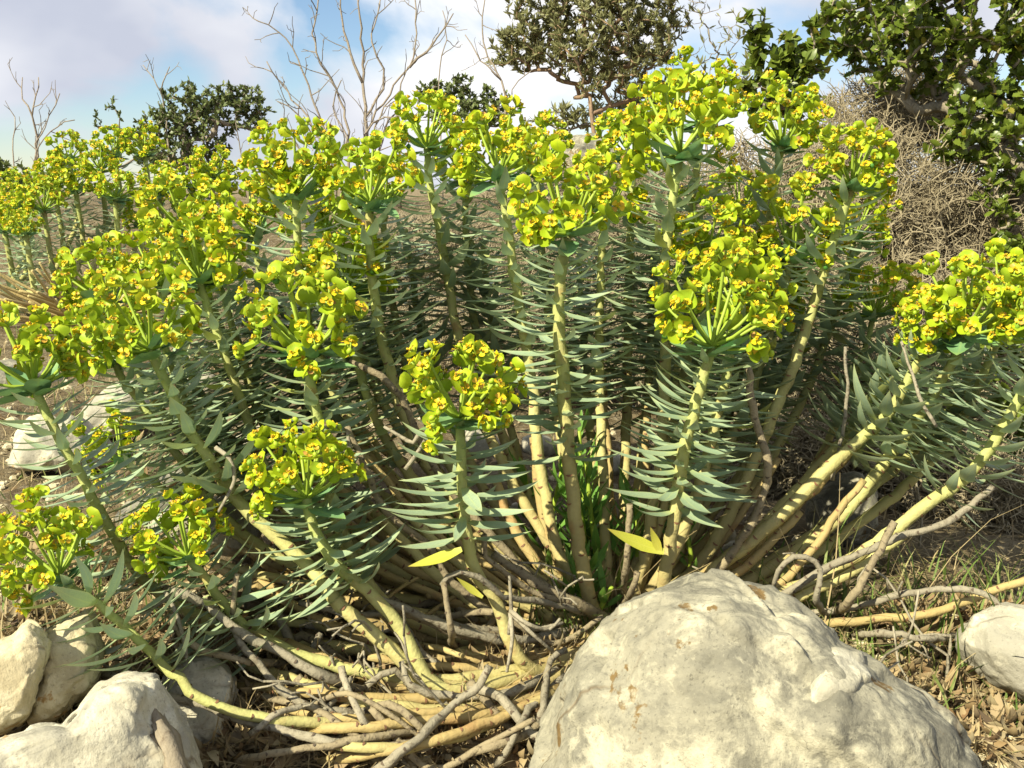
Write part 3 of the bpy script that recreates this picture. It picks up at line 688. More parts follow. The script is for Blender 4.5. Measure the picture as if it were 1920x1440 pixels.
# tip first. (points, head size or 0, leafy length in m, stem radius in mm)
STEMS = [
 ([(65,725,.84),(110,820,.84),(150,890,.845),(200,980,.85),(265,1080,.85),(360,1150,.86),(520,1195,.86),(760,1225,.86),(1000,1212,.88),(1120,1185,.91)], 1.05, .20, 6.5),
 ([(282,655,.84),(320,735,.85),(370,830,.85),(430,915,.84),(490,985,.83),(570,1050,.82),(640,1135,.80),(750,1233,.80),(800,1280,.805),(920,1285,.82),(1100,1215,.88)], 1.0, .155, 7.0),
 ([(215,675,.93),(240,725,.93),(275,770,.93),(330,850,.93),(430,980,.93),(600,1080,.93),(900,1150,.93),(1120,1175,.94)], .95, .2, 6.0),
 ([(375,530,.95),(395,595,.95),(430,690,.95),(465,790,.95),(500,880,.95),(580,980,.95),(760,1080,.95),(1000,1150,.95),(1130,1170,.95)], 1.05, .19, 6.5),
 ([(405,520,1.03),(432,600,1.03),(462,700,1.03),(495,800,1.03),(560,900,1.02),(700,1020,1.0),(950,1120,.97),(1130,1165,.95)], .9, .19, 6.0),
 ([(578,665,.86),(590,760,.865),(605,870,.87),(635,980,.87),(680,1080,.87),(760,1160,.87),(900,1200,.88),(1080,1200,.9)], 1.15, .20, 7.0),
 ([(862,785,.80),(865,850,.80),(866,910,.805),(873,1000,.81),(893,1075,.82),(933,1135,.825),(960,1210,.825),(1000,1258,.83),(1090,1230,.87)], 1.0, .10, 6.5),
 ([(1063,440,.85),(1053,500,.855),(1048,600,.86),(1055,700,.865),(1062,800,.87),(1072,920,.88),(1085,1030,.89),(1105,1120,.90),(1120,1165,.91)], 1.1, .195, 7.5),
 ([(693,380,.95),(693,470,.95),(705,580,.95),(728,680,.95),(760,780,.95),(820,890,.95),(920,1010,.95),(1040,1110,.94),(1130,1160,.93)], 1.0, .16, 6.8),
 ([(555,362,.98),(557,430,.98),(563,520,.99),(590,640,1.0),(640,760,1.0),(740,900,1.0),(900,1030,.98),(1060,1120,.96),(1140,1160,.95)], 1.0, .19, 6.5),
 ([(800,278,1.08),(810,370,1.08),(832,480,1.08),(850,580,1.07),(872,680,1.06),(910,800,1.04),(980,940,1.0),(1060,1060,.98),(1130,1140,.96)], .95, .18, 6.5),
 ([(935,330,1.0),(948,400,1.0),(963,510,1.0),(978,600,1.0),(998,720,.99),(1005,820,.98),(1022,930,.97),(1045,1030,.95),(1085,1110,.94),(1110,1150,.93)], 1.0, .20, 6.8),
 ([(1275,290,.97),(1258,400,.97),(1247,500,.97),(1248,620,.97),(1245,740,.97),(1235,880,.96),(1215,1010,.95),(1190,1110,.94),(1170,1150,.94)], 1.2, .20, 6.8),
 ([(1467,275,1.12),(1455,340,1.12),(1440,420,1.12),(1415,540,1.11),(1390,680,1.1),(1350,820,1.07),(1290,970,1.02),(1220,1090,.98),(1180,1140,.96)], 1.0, .22, 6.8),
 ([(1597,350,1.02),(1575,420,1.02),(1550,495,1.02),(1520,590,1.02),(1490,680,1.01),(1445,790,1.0),(1385,930,.98),(1310,1060,.96),(1220,1130,.95)], 1.0, .15, 7.2),
 ([(1335,650,.84),(1312,730,.84),(1295,800,.845),(1280,870,.85),(1268,940,.86),(1258,1010,.865),(1243,1100,.88),(1220,1150,.89)], 1.15, .155, 7.0),
 ([(1487,480,1.05),(1465,560,1.05),(1440,640,1.05),(1400,760,1.04),(1340,880,1.02),(1270,1010,1.0),(1200,1120,.96)], 1.15, .2, 6.5),
 ([(1750,640,.95),(1715,690,.95),(1670,770,.94),(1605,830,.93),(1550,880,.92),(1480,950,.92),(1390,1030,.92),(1260,1120,.93)], .85, .145, 7.0),
 ([(1808,625,.93),(1785,680,.94),(1735,760,.95),(1690,830,.95),(1640,890,.95),(1590,955,.95),(1500,1030,.95),(1380,1100,.95),(1240,1150,.94)], 1.1, .15, 7.2),
 ([(1965,650,.9),(1912,745,.9),(1862,830,.9),(1810,895,.9),(1740,945,.9),(1660,1005,.9),(1560,1070,.9),(1420,1130,.9),(1250,1175,.92)], 1.0, .17, 7.2),
 ([(1640,590,1.14),(1612,680,1.13),(1582,760,1.12),(1540,850,1.1),(1460,970,1.05),(1330,1080,1.0),(1200,1140,.95)], .9, .12, 5.5),
 ([(575,935,.80),(585,985,.80),(625,1050,.80),(707,1127,.80),(750,1177,.80),(783,1237,.80),(822,1290,.80),(950,1277,.82),(1100,1215,.88)], .95, .085, 6.8),
 ([(110,1080,.77),(185,1135,.765),(250,1190,.76),(320,1260,.75),(400,1320,.745),(520,1350,.75),(700,1352,.775),(900,1310,.81),(1080,1240,.87)], .9, .125, 5.2),
 ([(352,1045,.81),(405,1110,.81),(440,1155,.81),(490,1190,.81),(580,1235,.81),(800,1275,.81),(1000,1250,.84),(1110,1210,.89)], .85, .10, 6.2),
 ([(225,865,1.0),(290,905,1.0),(400,980,1.0),(600,1080,.99),(900,1140,.97),(1120,1165,.95)], .8, .10, 5.5),
 ([(612,435,1.08),(640,560,1.08),(690,700,1.08),(780,850,1.06),(900,980,1.02),(1050,1090,.98),(1140,1150,.95)], .95, .2, 6.2),
 ([(1188,297,1.14),(1184,380,1.14),(1180,500,1.13),(1178,640,1.12),(1175,780,1.1),(1170,920,1.05),(1165,1050,1.0),(1160,1130,.96)], .95, .2, 6.5),
 ([(1388,402,1.22),(1370,500,1.22),(1345,640,1.2),(1310,800,1.15),(1260,960,1.07),(1200,1100,.98)], .9, .2, 6.2),
 ([(648,548,.97),(662,640,.97),(695,760,.97),(760,880,.97),(880,1010,.96),(1040,1110,.95),(1130,1160,.94)], .95, .18, 6.5),
 ([(348,435,1.12),(380,520,1.12),(430,650,1.12),(520,800,1.1),(680,940,1.06),(900,1060,1.0),(1110,1140,.97)], 1.0, .2, 6.2),
 ([(300,538,1.04),(335,640,1.04),(390,760,1.04),(480,880,1.03),(640,1000,1.01),(880,1100,.98),(1120,1155,.95)], .95, .2, 6.2),
 ([(472,440,1.1),(495,540,1.1),(530,660,1.1),(590,790,1.08),(720,930,1.04),(920,1060,1.0),(1120,1140,.96)], .95, .2, 6.2),
 ([(200,565,1.06),(245,670,1.06),(310,780,1.06),(420,900,1.04),(600,1010,1.02),(860,1100,.98),(1120,1155,.95)], .95, .18, 6.0),
 ([(1318,500,.99),(1300,590,.99),(1285,700,.99),(1265,830,.98),(1240,960,.96),(1200,1090,.95),(1170,1140,.94)], 1.0, .19, 6.4),
 ([(722,385,1.12),(722,450,1.12),(735,560,1.12),(765,700,1.1),(830,850,1.06),(940,1000,1.0),(1080,1110,.96)], .9, .2, 6.2),
 ([(876,335,1.16),(872,400,1.16),(880,520,1.15),(900,660,1.13),(940,810,1.08),(1010,970,1.02),(1100,1110,.97)], .95, .2, 6.2),
 ([(1385,590,.93),(1370,660,.93),(1350,760,.93),(1320,880,.93),(1280,1000,.93),(1220,1110,.93)], 1.0, .17, 6.5),
 ([(1600,450,1.16),(1580,540,1.16),(1545,650,1.15),(1490,780,1.12),(1410,910,1.06),(1300,1040,1.0),(1210,1120,.96)], .9, .18, 6.2),
 ([(1132,400,1.04),(1128,480,1.04),(1125,600,1.04),(1125,740,1.02),(1130,880,1.0),(1135,1010,.97),(1140,1110,.95)], 1.0, .2, 6.2),
 ([(1005,320,1.1),(1012,420,1.1),(1025,560,1.09),(1040,720,1.07),(1060,880,1.03),(1090,1020,.98),(1120,1120,.95)], .9, .2, 6.2),
 ([(1316,232,1.07),(1308,300,1.07),(1296,420,1.07),(1285,560,1.06),(1270,720,1.04),(1245,880,1.01),(1210,1020,.98),(1170,1120,.95)], 1.05, .2, 6.4),
 ([(760,430,1.18),(775,540,1.17),(800,660,1.15),(850,800,1.1),(930,950,1.04),(1060,1090,.98)], 0, .22, 5.8),
 ([(905,450,1.2),(915,560,1.19),(935,690,1.15),(965,830,1.1),(1020,980,1.03),(1100,1110,.97)], 0, .24, 5.8),
 ([(1085,470,1.2),(1090,600,1.18),(1100,740,1.13),(1115,890,1.07),(1130,1030,1.0),(1145,1120,.96)], 0, .24, 5.8),
 ([(1225,420,1.2),(1222,560,1.18),(1215,720,1.13),(1200,880,1.07),(1180,1020,1.0),(1165,1120,.96)], 0, .25, 5.8),
 ([(1330,480,1.24),(1318,620,1.2),(1295,780,1.14),(1260,930,1.06),(1200,1080,.98)], 0, .22, 5.6),
 ([(1500,560,1.2),(1475,670,1.18),(1430,800,1.13),(1360,930,1.06),(1240,1080,.98)], 0, .2, 5.6),
 ([(540,520,1.14),(565,630,1.13),(620,760,1.1),(720,890,1.06),(880,1020,1.0),(1090,1130,.96)], 0, .22, 5.8),
 ([(660,480,1.2),(680,590,1.18),(730,730,1.13),(820,880,1.07),(950,1020,1.0),(1110,1130,.96)], 0, .22, 5.8),
 ([(430,620,1.1),(470,720,1.09),(540,830,1.06),(680,950,1.02),(880,1060,.98),(1110,1150,.95)], 0, .2, 5.6),
 ([(1690,640,1.1),(1650,720,1.08),(1590,810,1.05),(1500,910,1.02),(1380,1030,.98),(1220,1130,.95)], 0, .16, 5.8),
 ([(1840,660,1.08),(1800,740,1.06),(1730,830,1.04),(1630,920,1.0),(1480,1030,.97),(1260,1140,.94)], 0, .16, 5.8),
 ([(300,620,.98),(330,710,.98),(390,820,.98),(500,930,.97),(700,1050,.96),(960,1140,.95)], 0, .2, 5.8),
 ([(1440,560,1.1),(1420,660,1.1),(1390,780,1.08),(1340,910,1.04),(1270,1040,.98),(1190,1125,.95)], .9, .2, 6.0),
 ([(1880,600,1.02),(1850,690,1.02),(1800,790,1.02),(1720,890,1.0),(1600,990,.98),(1450,1080,.96),(1250,1150,.94)], 1.0, .15, 6.5),
]
pieces = {'leaf': [], 'whorl_leaf': [], 'bract': [], 'flower': []}
UPV = np.array([0, 0, 1.0])
for si, (pp, hs, ll, rr) in enumerate(STEMS):
    rg = np.random.default_rng(300 + si)
    ctrl = path(pp)[::-1]
    pts = spline(ctrl, 0.010); n = len(pts)
    pts[1:-1] += rg.normal(size=(n - 2, 3)) * 0.0006
    s = np.concatenate([[0], np.cumsum(np.linalg.norm(np.diff(pts, axis=0), axis=1))]); tot = s[-1]
    rad = np.interp(s / tot, [0, .6, 1], [rr * 1.1, rr, rr * 0.72]) * 0.001
    rad = rad * 0.80
    acc = Acc(); tube(acc, pts, rad, 10, 0, rough=0.05)
    scars(acc, pts, rad, tot - ll * 0.72, rg, 1)
    stem = build('flowering_stem', acc, ['stem_skin', 'leaf_scar'], spurge)
    leafy(pts, n - 1, ll, rg, pieces, stem)
    if hs:
        ax = norm(norm(pts[-1] - pts[-4]) * 0.55 + UPV * 0.5 + SUN * 0.12 + rg.normal(size=3) * 0.06)
        ha = Acc(); base = pts[-1]
        tmp = {kk: [] for kk in pieces}
        umbel(base, ax, hs, rg, tmp, ha, None)
        head = build('flower_head', ha, ['ray_green'], spurge)
        for kk in tmp: pieces[kk] += [(a, b, c_, head) for a, b, c_, _ in tmp[kk]]
for kind in pieces: print('SPURGE', kind, len(pieces[kind]))
emit_pieces(spurge, pieces, 300, MESHES, TEMPL, MATSET, MASS)

# bare living stems low on the left and right (tan), and dead grey ones
BARE = [
 [(350,1050),(480,1075,.93),(620,1110,.92),(800,1150,.91),(1000,1175,.91),(1130,1180)],
 [(390,1000),(520,1050,.97),(700,1110,.95),(900,1150,.93),(1120,1175)],
 [(430,1020),(600,1120,.90),(760,1185,.88),(930,1210,.88),(1100,1200)],
 [(460,1090),(560,1140,.87),(690,1200,.86),(860,1240,.85),(1040,1225,.87),(1120,1195)],
 [(470,1190),(560,1215,.83),(700,1270,.81),(850,1300,.81),(1000,1275,.83),(1110,1215)],
 [(420,1250),(560,1275,.80),(700,1320,.78),(860,1330,.79),(1020,1285,.82),(1120,1215)],
 [(425,1296),(600,1300,.785),(760,1310,.79),(940,1300,.81),(1090,1240)],
 [(480,1325),(620,1345,.765),(780,1340,.775),(950,1315,.80),(1080,1255)],
 [(520,1380),(640,1365,.75),(800,1350,.765),(960,1325,.79),(1080,1265)],
 [(600,1440),(740,1405,.73),(900,1360,.755),(1050,1290,.80)],
 [(530,1375),(640,1395,.735),(760,1400,.735),(900,1365,.76),(1040,1300,.79)],
 [(640,800,.99),(720,880,.98),(800,960,.97),(900,1050,.95),(1020,1120,.94),(1130,1165)],
 [(660,790,1.04),(760,880,1.03),(860,970,1.0),(980,1070,.97),(1120,1150)],
 [(680,850,.95),(760,940,.95),(860,1040,.94),(980,1120,.93),(1120,1170)],
 [(590,930,.94),(700,1020,.93),(820,1090,.92),(960,1150,.92),(1120,1180)],
 [(700,960,.90),(800,1060,.89),(900,1140,.89),(1010,1190,.89),(1110,1190)],
 [(1000,820,1.02),(1012,930,1.0),(1040,1040,.98),(1100,1130,.95)],
 [(930,900,1.0),(960,980,.99),(1010,1060,.97),(1090,1130,.95)],
 [(1130,700,1.08),(1140,850,1.06),(1148,1000,1.02),(1150,1120,.96)],
 [(1215,760,1.05),(1210,900,1.03),(1195,1030,.99),(1170,1130,.95)],
 [(1400,900,1.0),(1350,1000,.98),(1290,1080,.96),(1200,1140,.95)],
 [(1560,830,1.08),(1500,910,1.06),(1420,1000,1.02),(1310,1090,.98),(1200,1150,.95)],
 [(1640,800,.98),(1560,880,.97),(1470,970,.96),(1370,1060,.95),(1230,1140,.94)],
 [(1620,900,.92),(1560,980,.92),(1500,1060,.91),(1400,1130,.91),(1240,1180)],
 [(1940,1080,.86),(1850,1112,.86),(1740,1150,.86),(1600,1165,.87),(1400,1180,.89),(1220,1190)],
 [(1700,1000,.89),(1600,1070,.89),(1500,1120,.89),(1350,1165,.9),(1200,1185)],
 [(560,880,1.02),(680,980,1.0),(830,1070,.98),(1000,1130,.96),(1130,1165)],
 [(380,900,1.06),(520,1000,1.02),(720,1090,.98),(960,1150,.95),(1130,1172)],
 [(470,960,1.0),(620,1060,.97),(800,1130,.95),(1000,1170,.93),(1130,1178)],
 [(690,1230,.83),(800,1250,.83),(930,1250,.84),(1080,1220)],
 [(500,1160,.87),(640,1180,.87),(800,1215,.86),(960,1232,.86),(1100,1205)],
 [(330,960),(480,1040,.99),(660,1100,.96),(880,1150,.94),(1120,1176)],
 [(300,1020),(460,1085,.94),(640,1130,.92),(860,1175,.91),(1110,1185)],
 [(620,900,.98),(740,1000,.96),(880,1090,.94),(1020,1145,.93),(1130,1172)],
 [(560,980,.95),(690,1060,.93),(850,1130,.91),(1000,1172,.91),(1120,1184)],
 [(760,960,.93),(850,1050,.92),(950,1120,.91),(1050,1160,.91),(1130,1180)],
 [(820,900,.97),(890,1000,.96),(970,1080,.95),(1060,1140,.94),(1130,1170)],
 [(1460,860,1.0),(1400,950,.99),(1320,1050,.97),(1220,1130,.95)],
 [(1500,960,.94),(1420,1040,.93),(1330,1110,.93),(1220,1165)],
 [(540,1100,.90),(700,1140,.89),(860,1185,.88),(1000,1210,.88),(1110,1195)],
]
DEAD = [
 ([(290,1108),(330,1110,.79),(375,1125,.79),(440,1178,.785),(520,1220,.785),(620,1272,.785),(720,1320),(860,1345)], 6.0, 'dead_grey'),
 ([(155,1278),(220,1270,.77),(300,1300,.755),(380,1322,.755),(480,1357,.75),(640,1395,.735),(700,1410)], 5.5, 'dead_grey'),
 ([(322,1150,.78),(340,1190,.78),(385,1222,.78),(470,1240,.79),(560,1262),(700,1290)], 5.5, 'dead_brown'),
 ([(437,1172,.79),(450,1205,.785),(500,1262,.78),(560,1315,.775),(640,1335,.775),(760,1350)], 5.5, 'dead_grey'),
 ([(468,1378,.74),(510,1345,.745),(570,1325,.765),(600,1330,.77)], 4.2, 'dead_grey'),
 ([(918,1248,.77),(900,1285,.765),(850,1320,.76),(800,1370,.735),(730,1430,.715),(690,1470)], 6.0, 'dead_grey'),
 ([(752,1240,.79),(770,1282,.785),(800,1300,.785),(880,1307,.79),(960,1300,.795),(1000,1280,.81),(1070,1255)], 5.8, 'dead_grey'),
 ([(1062,1218,.83),(1032,1240,.82),(1022,1290,.79),(1015,1340,.76),(1000,1375)], 5.2, 'dead_grey'),
 ([(908,1002,.83),(910,1040,.835),(950,1075,.845),(1000,1110,.86),(1050,1125,.87),(1120,1165)], 4.6, 'dead_brown'),
 ([(925,1038,.86),(1000,1090,.865),(1080,1130,.875),(1150,1178)], 8.0, 'dead_brown'),
 ([(828,1098,.80),(838,1080,.80),(862,1072,.80),(910,1090,.81),(945,1120,.82),(990,1125,.84),(1070,1140,.87),(1120,1170)], 4.6, 'dead_grey'),
 ([(832,1092,.80),(838,1130,.795),(845,1180,.79),(850,1230)], 5.0, 'dead_brown'),
 ([(640,1250,.78),(650,1290,.77),(680,1350,.75),(705,1400)], 5.2, 'dead_grey'),
 ([(1862,912,.87),(1820,950,.87),(1760,985,.87),(1680,1010,.87),(1560,1062,.88),(1420,1140,.89),(1300,1180)], 6.0, 'dead_grey'),
 ([(1678,978,.85),(1640,1050,.85),(1590,1128,.86),(1560,1160)], 6.2, 'dead_brown'),
 ([(1448,1110,.86),(1470,1055,.85),(1510,1043,.85),(1540,1068,.85),(1530,1120,.85),(1550,1172)], 4.4, 'dead_grey'),
 ([(1895,1215),(1890,1170,.84),(1862,1122,.84),(1800,1104,.845),(1700,1112,.86),(1600,1138,.88),(1450,1170)], 4.8, 'dead_grey'),
 ([(1812,1199),(1740,1198,.83),(1670,1190,.84),(1600,1200)], 4.6, 'dead_grey'),
 ([(1180,945,.87),(1178,1000,.875),(1172,1070,.885),(1165,1140)], 5.4, 'dead_brown'),
 ([(1196,1072,.86),(1182,1110,.87),(1165,1160)], 5.2, 'dead_brown'),
 ([(1402,690,.88),(1414,780,.885),(1440,870,.89),(1425,950,.90),(1390,1010,.91),(1330,1090,.92),(1230,1150)], 6.6, 'dead_brown'),
 ([(655,678,.91),(715,706,.91),(760,760,.92),(800,850,.93),(880,960,.94),(1000,1080,.94),(1110,1150)], 6.2, 'dead_brown'),
 ([(650,800,.86),(690,885,.86),(725,960,.86),(800,1020,.865),(840,1080,.865),(940,1160,.87),(1060,1200)], 5.6, 'dead_brown'),
 ([(445,1075,.80),(440,1110,.80),(438,1150,.80),(436,1190)], 4.6, 'dead_brown'),
 ([(640,1075,.85),(700,1120,.84),(790,1160,.84),(880,1190,.85),(1000,1200)], 7.0, 'dead_brown'),
 ([(700,1115,.83),(780,1150,.83),(880,1185,.84),(980,1200,.86),(1090,1190)], 7.0, 'dead_grey'),
 ([(560,1130,.84),(660,1150,.84),(780,1155,.85),(900,1180,.87),(1040,1190)], 5.0, 'dead_grey'),
 ([(850,1440),(920,1400,.745),(1000,1370,.76),(1040,1300,.79)], 5.5, 'dead_brown'),
 ([(930,1450),(960,1390,.745),(985,1340,.765),(1060,1270,.82)], 5.0, 'dead_grey'),
 ([(575,1390),(600,1340,.765),(630,1310,.78),(660,1270,.79)], 3.4, 'dead_grey'),
 ([(440,1440),(500,1415,.725),(600,1400,.73),(720,1380,.745),(850,1370)], 5.0, 'dead_brown'),
 ([(1690,640,.90),(1710,700,.895),(1730,760,.89),(1755,800,.89)], 2.4, 'dead_grey'),
 ([(1585,650,.92),(1588,720,.92),(1582,800,.93),(1560,900,.94)], 3.0, 'dead_grey'),
]
for bi, pp in enumerate(BARE):
    rg = np.random.default_rng(900 + bi); pts = spline(path(pp, 0.006)[::-1], 0.012); n = len(pts)
    for q in range(n): pts[q][2] = max(pts[q][2], gz(pts[q][0], pts[q][1]) + 0.004)
    pts[1:-1] += rg.normal(size=(n - 2, 3)) * 0.0008
    r = rg.uniform(3.8, 5.4) * 0.001; rad = np.linspace(r * 1.1, r * 0.85, n)
    s = np.linalg.norm(np.diff(pts, axis=0), axis=1).sum()
    acc = Acc(); tube(acc, pts, rad, 9, 0, rough=0.07, hollow=True, v1=0.5); scars(acc, pts, rad, s, rg, 1, 0.008)
    build('bare_stem', acc, ['stem_tan' if bi % 5 else 'stem_skin', 'leaf_scar'], spurge)
for di, (pp, r, m) in enumerate(DEAD):
    rg = np.random.default_rng(1200 + di); pts = spline(path(pp, 0.006)[::-1], 0.008); n = len(pts)
    for q in range(n): pts[q][2] = max(pts[q][2], gz(pts[q][0], pts[q][1]) + 0.003)
    pts[1:-1] += rg.normal(size=(n - 2, 3)) * 0.0006
    rad = np.linspace(r * 0.68, r * 0.48, n) * 0.001 * (1 + 0.07 * np.sin(np.arange(n) * 0.9 + di))
    s = np.linalg.norm(np.diff(pts, axis=0), axis=1).sum()
    acc = Acc(); tube(acc, pts, rad, 9, 0, rough=0.16, hollow=True); scars(acc, pts, rad, s, rg, 1, 0.007)
    build('dead_stem', acc, [m, 'dark_scar'], spurge)
for qi in range(26):
    rg = np.random.default_rng(1400 + qi); x0 = rg.uniform(420, 900); y0 = rg.uniform(1100, 1420); L = rg.uniform(120, 330); sl = rg.normal() * .35
    g0 = [ghit(x0 + L * t, np.clip(y0 + L * t * sl + 20 * math.sin(3 * t + qi), 1080, 1460)) + np.array([0, 0, rg.uniform(.006, .05)]) for t in (0, .35, .7, 1)]
    pts = spline(g0, .010); r = rg.uniform(.0018, .0046); n = len(pts); acc = Acc(); rad = np.linspace(r, r * .7, n); tube(acc, pts, rad, 7, 0, rough=.1, hollow=True); scars(acc, pts, rad, np.linalg.norm(np.diff(pts, axis=0), axis=1).sum(), rg, 1, .008)
    build('dead_stem', acc, [['dead_grey', 'dead_brown', 'stem_tan'][qi % 3], 'dark_scar'], spurge)
# thin pale dead inflorescence twigs
for ti, pp in enumerate([[(955,1190,.80),(958,1140,.80),(955,1080,.80)], [(957,1145,.80),(990,1170,.79),(1030,1180,.80),(1050,1160,.80)], [(958,1150,.80),(1000,1190,.79),(1035,1220,.80)],
                         [(957,1150,.80),(960,1200,.79),(950,1260,.785)], [(975,1160,.80),(1000,1180,.80),(1055,1168,.81)], [(760,880,.83),(775,860,.83),(800,820,.83),(810,790,.83)], [(660,890,.855),(655,840,.855),(650,800,.86)],
                         [(785,815,.83),(775,830,.83),(740,812,.84),(720,800,.84)], [(405,840,.82),(430,860,.81),(440,900,.81),(410,960,.81)], [(310,1110,.79),(330,1150,.78),(345,1200,.775),(350,1240,.77)],
                         [(330,1112,.79),(300,1130,.785),(270,1150,.78),(240,1140,.78)]]):
    pts = spline(path(pp), 0.006); acc = Acc(); tube(acc, pts, np.linspace(0.0022, 0.0013, len(pts)), 5, 0, rough=0.1)
    build('dead_twig', acc, ['dead_grey'], spurge)
for qi in range(34):
    rg = np.random.default_rng(1700 + qi); p = ghit(rg.uniform(330, 1150) if qi < 24 else rg.uniform(1420, 1880), rg.uniform(1020, 1400)) + np.array([0, 0, rg.uniform(.01, .05)]); acc = Acc()
    d = norm(np.array([rg.normal(), rg.normal() * .5, abs(rg.normal()) * .9])); L = rg.uniform(.04, .11); seg = [p - np.array([0, 0, .06])]
    for z in range(6):
        seg.append(p.copy()); p = p + d * L / 5; d = norm(d + rg.normal(size=3) * .28)
        if z > 1:
            e = norm(d + rg.normal(size=3) * .9); tube(acc, spline([seg[-1], seg[-1] + e * L * .15, seg[-1] + e * L * .28 + rg.normal(size=3) * .004], .008), .0009, 4, 0)
    tube(acc, spline(seg, .012), np.linspace(.0018, .0009, len(spline(seg, .012))), 5, 0, rough=.1); build('dead_twig', acc, ['dead_grey'], spurge)
# a few yellowing leaves low on the stems, and young green shoots in the middle
YM = tmesh('yellow_leaf', LEAF_T[3], ['yellow_leaf'])
for (a, b, D, sc) in [((1245,1035),(1128,1003),.845,1.0), ((866,1030),(770,1075),.79,1.0), ((905,1120),(850,1085),.80,.9), ((1240,1040),(1215,985),.845,1.1)]:
    p0 = P(*a, D); p1 = P(*b, D); L = np.linalg.norm(p1 - p0)
    place('yellow_leaf', YM, spurge, mat4(p0, p1 - p0, np.array([-.2, -.6, 0.8]), L, L * 1.15 * sc))
sh_p = {'leaf': []}
GS_M = [tmesh('shoot_leaf', t, ['green_shoot']) for t in LEAF_T]
for qi, (px, py, D, h) in enumerate([(1095,1100,.955,.12),(1110,1090,.97,.15),(1060,1105,.95,.10),(1025,1100,.97,.13),(1090,1150,.92,.05),(1068,1160,.90,.05),(1130,1110,.96,.13),(1150,1115,.97,.09),(1000,1080,.99,.12),(1290,1110,.93,.08),(1190,1110,.97,.10),(880,1110,.90,.07),(1120,1180,.89,.04)]):
    rg = np.random.default_rng(1500 + qi); b = ghit(px, py); b[1] = max(b[1], 0.8); b[2] = gz(b[0], b[1]); tip = b + np.array([rg.uniform(-.02, .02), rg.uniform(-.02, .02), h])
    pts = spline([b, (b + tip) / 2 + rg.normal(size=3) * .004, tip], 0.01); acc = Acc(); tube(acc, pts, np.linspace(.003, .002, len(pts)), 6, 0)
    pc = {'leaf': []}; leafy(pts, 0, h * 0.95, rg, pc, None, .03, .04, .0055, droop=-0.7, start=0.0)
    for v in range(8):
        Ms = [M for _, vv, M, _ in pc['leaf'] if vv == v]
        if Ms: acc.inst([(V, F, U, 1) for V, F, U, _ in LEAF_T[v]], np.array(Ms))
    build('young_shoot', acc, ['ray_green', 'green_shoot'], spurge)

# ------------------------------------------------------------------ the smaller spurge farther up the slope
sp2_root = ghit(175, 612)
D2 = depth_of(sp2_root)
spurge2 = empty('spurge_plant', sp2_root)
tag(spurge2, 'smaller distant spurge with dense yellow flower heads before the evergreen shrub', 'plant')
far_heads = [(130,290,.95,2.55),(215,278,.95,2.6),(272,278,1.0,2.6),(188,308,.9,2.5),(102,345,1.0,2.45),(142,345,1.05,2.45),(35,350,.85,2.6),(28,382,.85,2.5),(82,382,1.0,2.35),(216,360,1.05,2.4),(300,350,.95,2.5),(398,318,1.0,2.5),(362,338,.9,2.5),(8,420,1.0,2.4),(48,425,.7,2.3),(265,412,.9,2.45),(340,372,.9,2.5),(420,352,.9,2.55)]
pc2 = {kk: [] for kk in pieces}
for hi, (hx, hy, hs, D) in enumerate(far_heads):
    rg = np.random.default_rng(2000 + hi); tip = P(hx, hy + 12, D)
    rx = sp2_root + np.array([rg.uniform(-.04, .04), rg.uniform(-.05, .05), 0]); m1 = rx * 0.55 + tip * 0.45 + np.array([(tip[0] - rx[0]) * .35, 0, -0.05]); m2 = tip + np.array([(rx[0] - tip[0]) * .06, 0, -.14])
    m1[2] = max(m1[2], gz(m1[0], m1[1]) + .02)
    pts = spline([rx, m1, m2, tip], 0.02); acc = Acc(); tube(acc, pts, np.linspace(.008, .006, len(pts)), 6, 0)
    stem = build('flowering_stem', acc, ['stem_skin'], spurge2)
    leafy(pts, 0, .20, rg, pc2, stem, .04, .058, .0032)
    ha = Acc(); tmp = {kk: [] for kk in pc2}
    umbel(tip, norm(UPV + rg.normal(size=3) * .1), hs * 1.15, rg, tmp, ha, None)
    head = build('flower_head', ha, ['ray_green'], spurge2)
    for kk in tmp: pc2[kk] += [(a, b, c_, head) for a, b, c_, _ in tmp[kk]]
for bi in range(30):
    rg = np.random.default_rng(2100 + bi); a = rg.uniform(-2.9, 0.1); L = rg.uniform(.2, .42)
    e = sp2_root + np.array([math.cos(a) * L * 0.9 - .05, math.sin(a) * L * .5, rg.uniform(.03, .16)]); e[2] = max(e[2], gz(e[0], e[1]) + .02)
    m = (e + sp2_root) / 2 + np.array([0, 0, rg.uniform(-.03, .02)]); m[2] = max(m[2], gz(m[0], m[1]) + .012)
    pts = spline([sp2_root, m, e], 0.02); acc = Acc(); tube(acc, pts, np.linspace(.0045, .0032, len(pts)), 6, 0)
    build('bare_stem', acc, ['stem_tan'], spurge2)
# leaves, bracts and flowers of this far plant are too small to pick apart: joined by kind
emit_pieces(spurge2, pc2, 0, MESHES, TEMPL, MATSET, MASS)

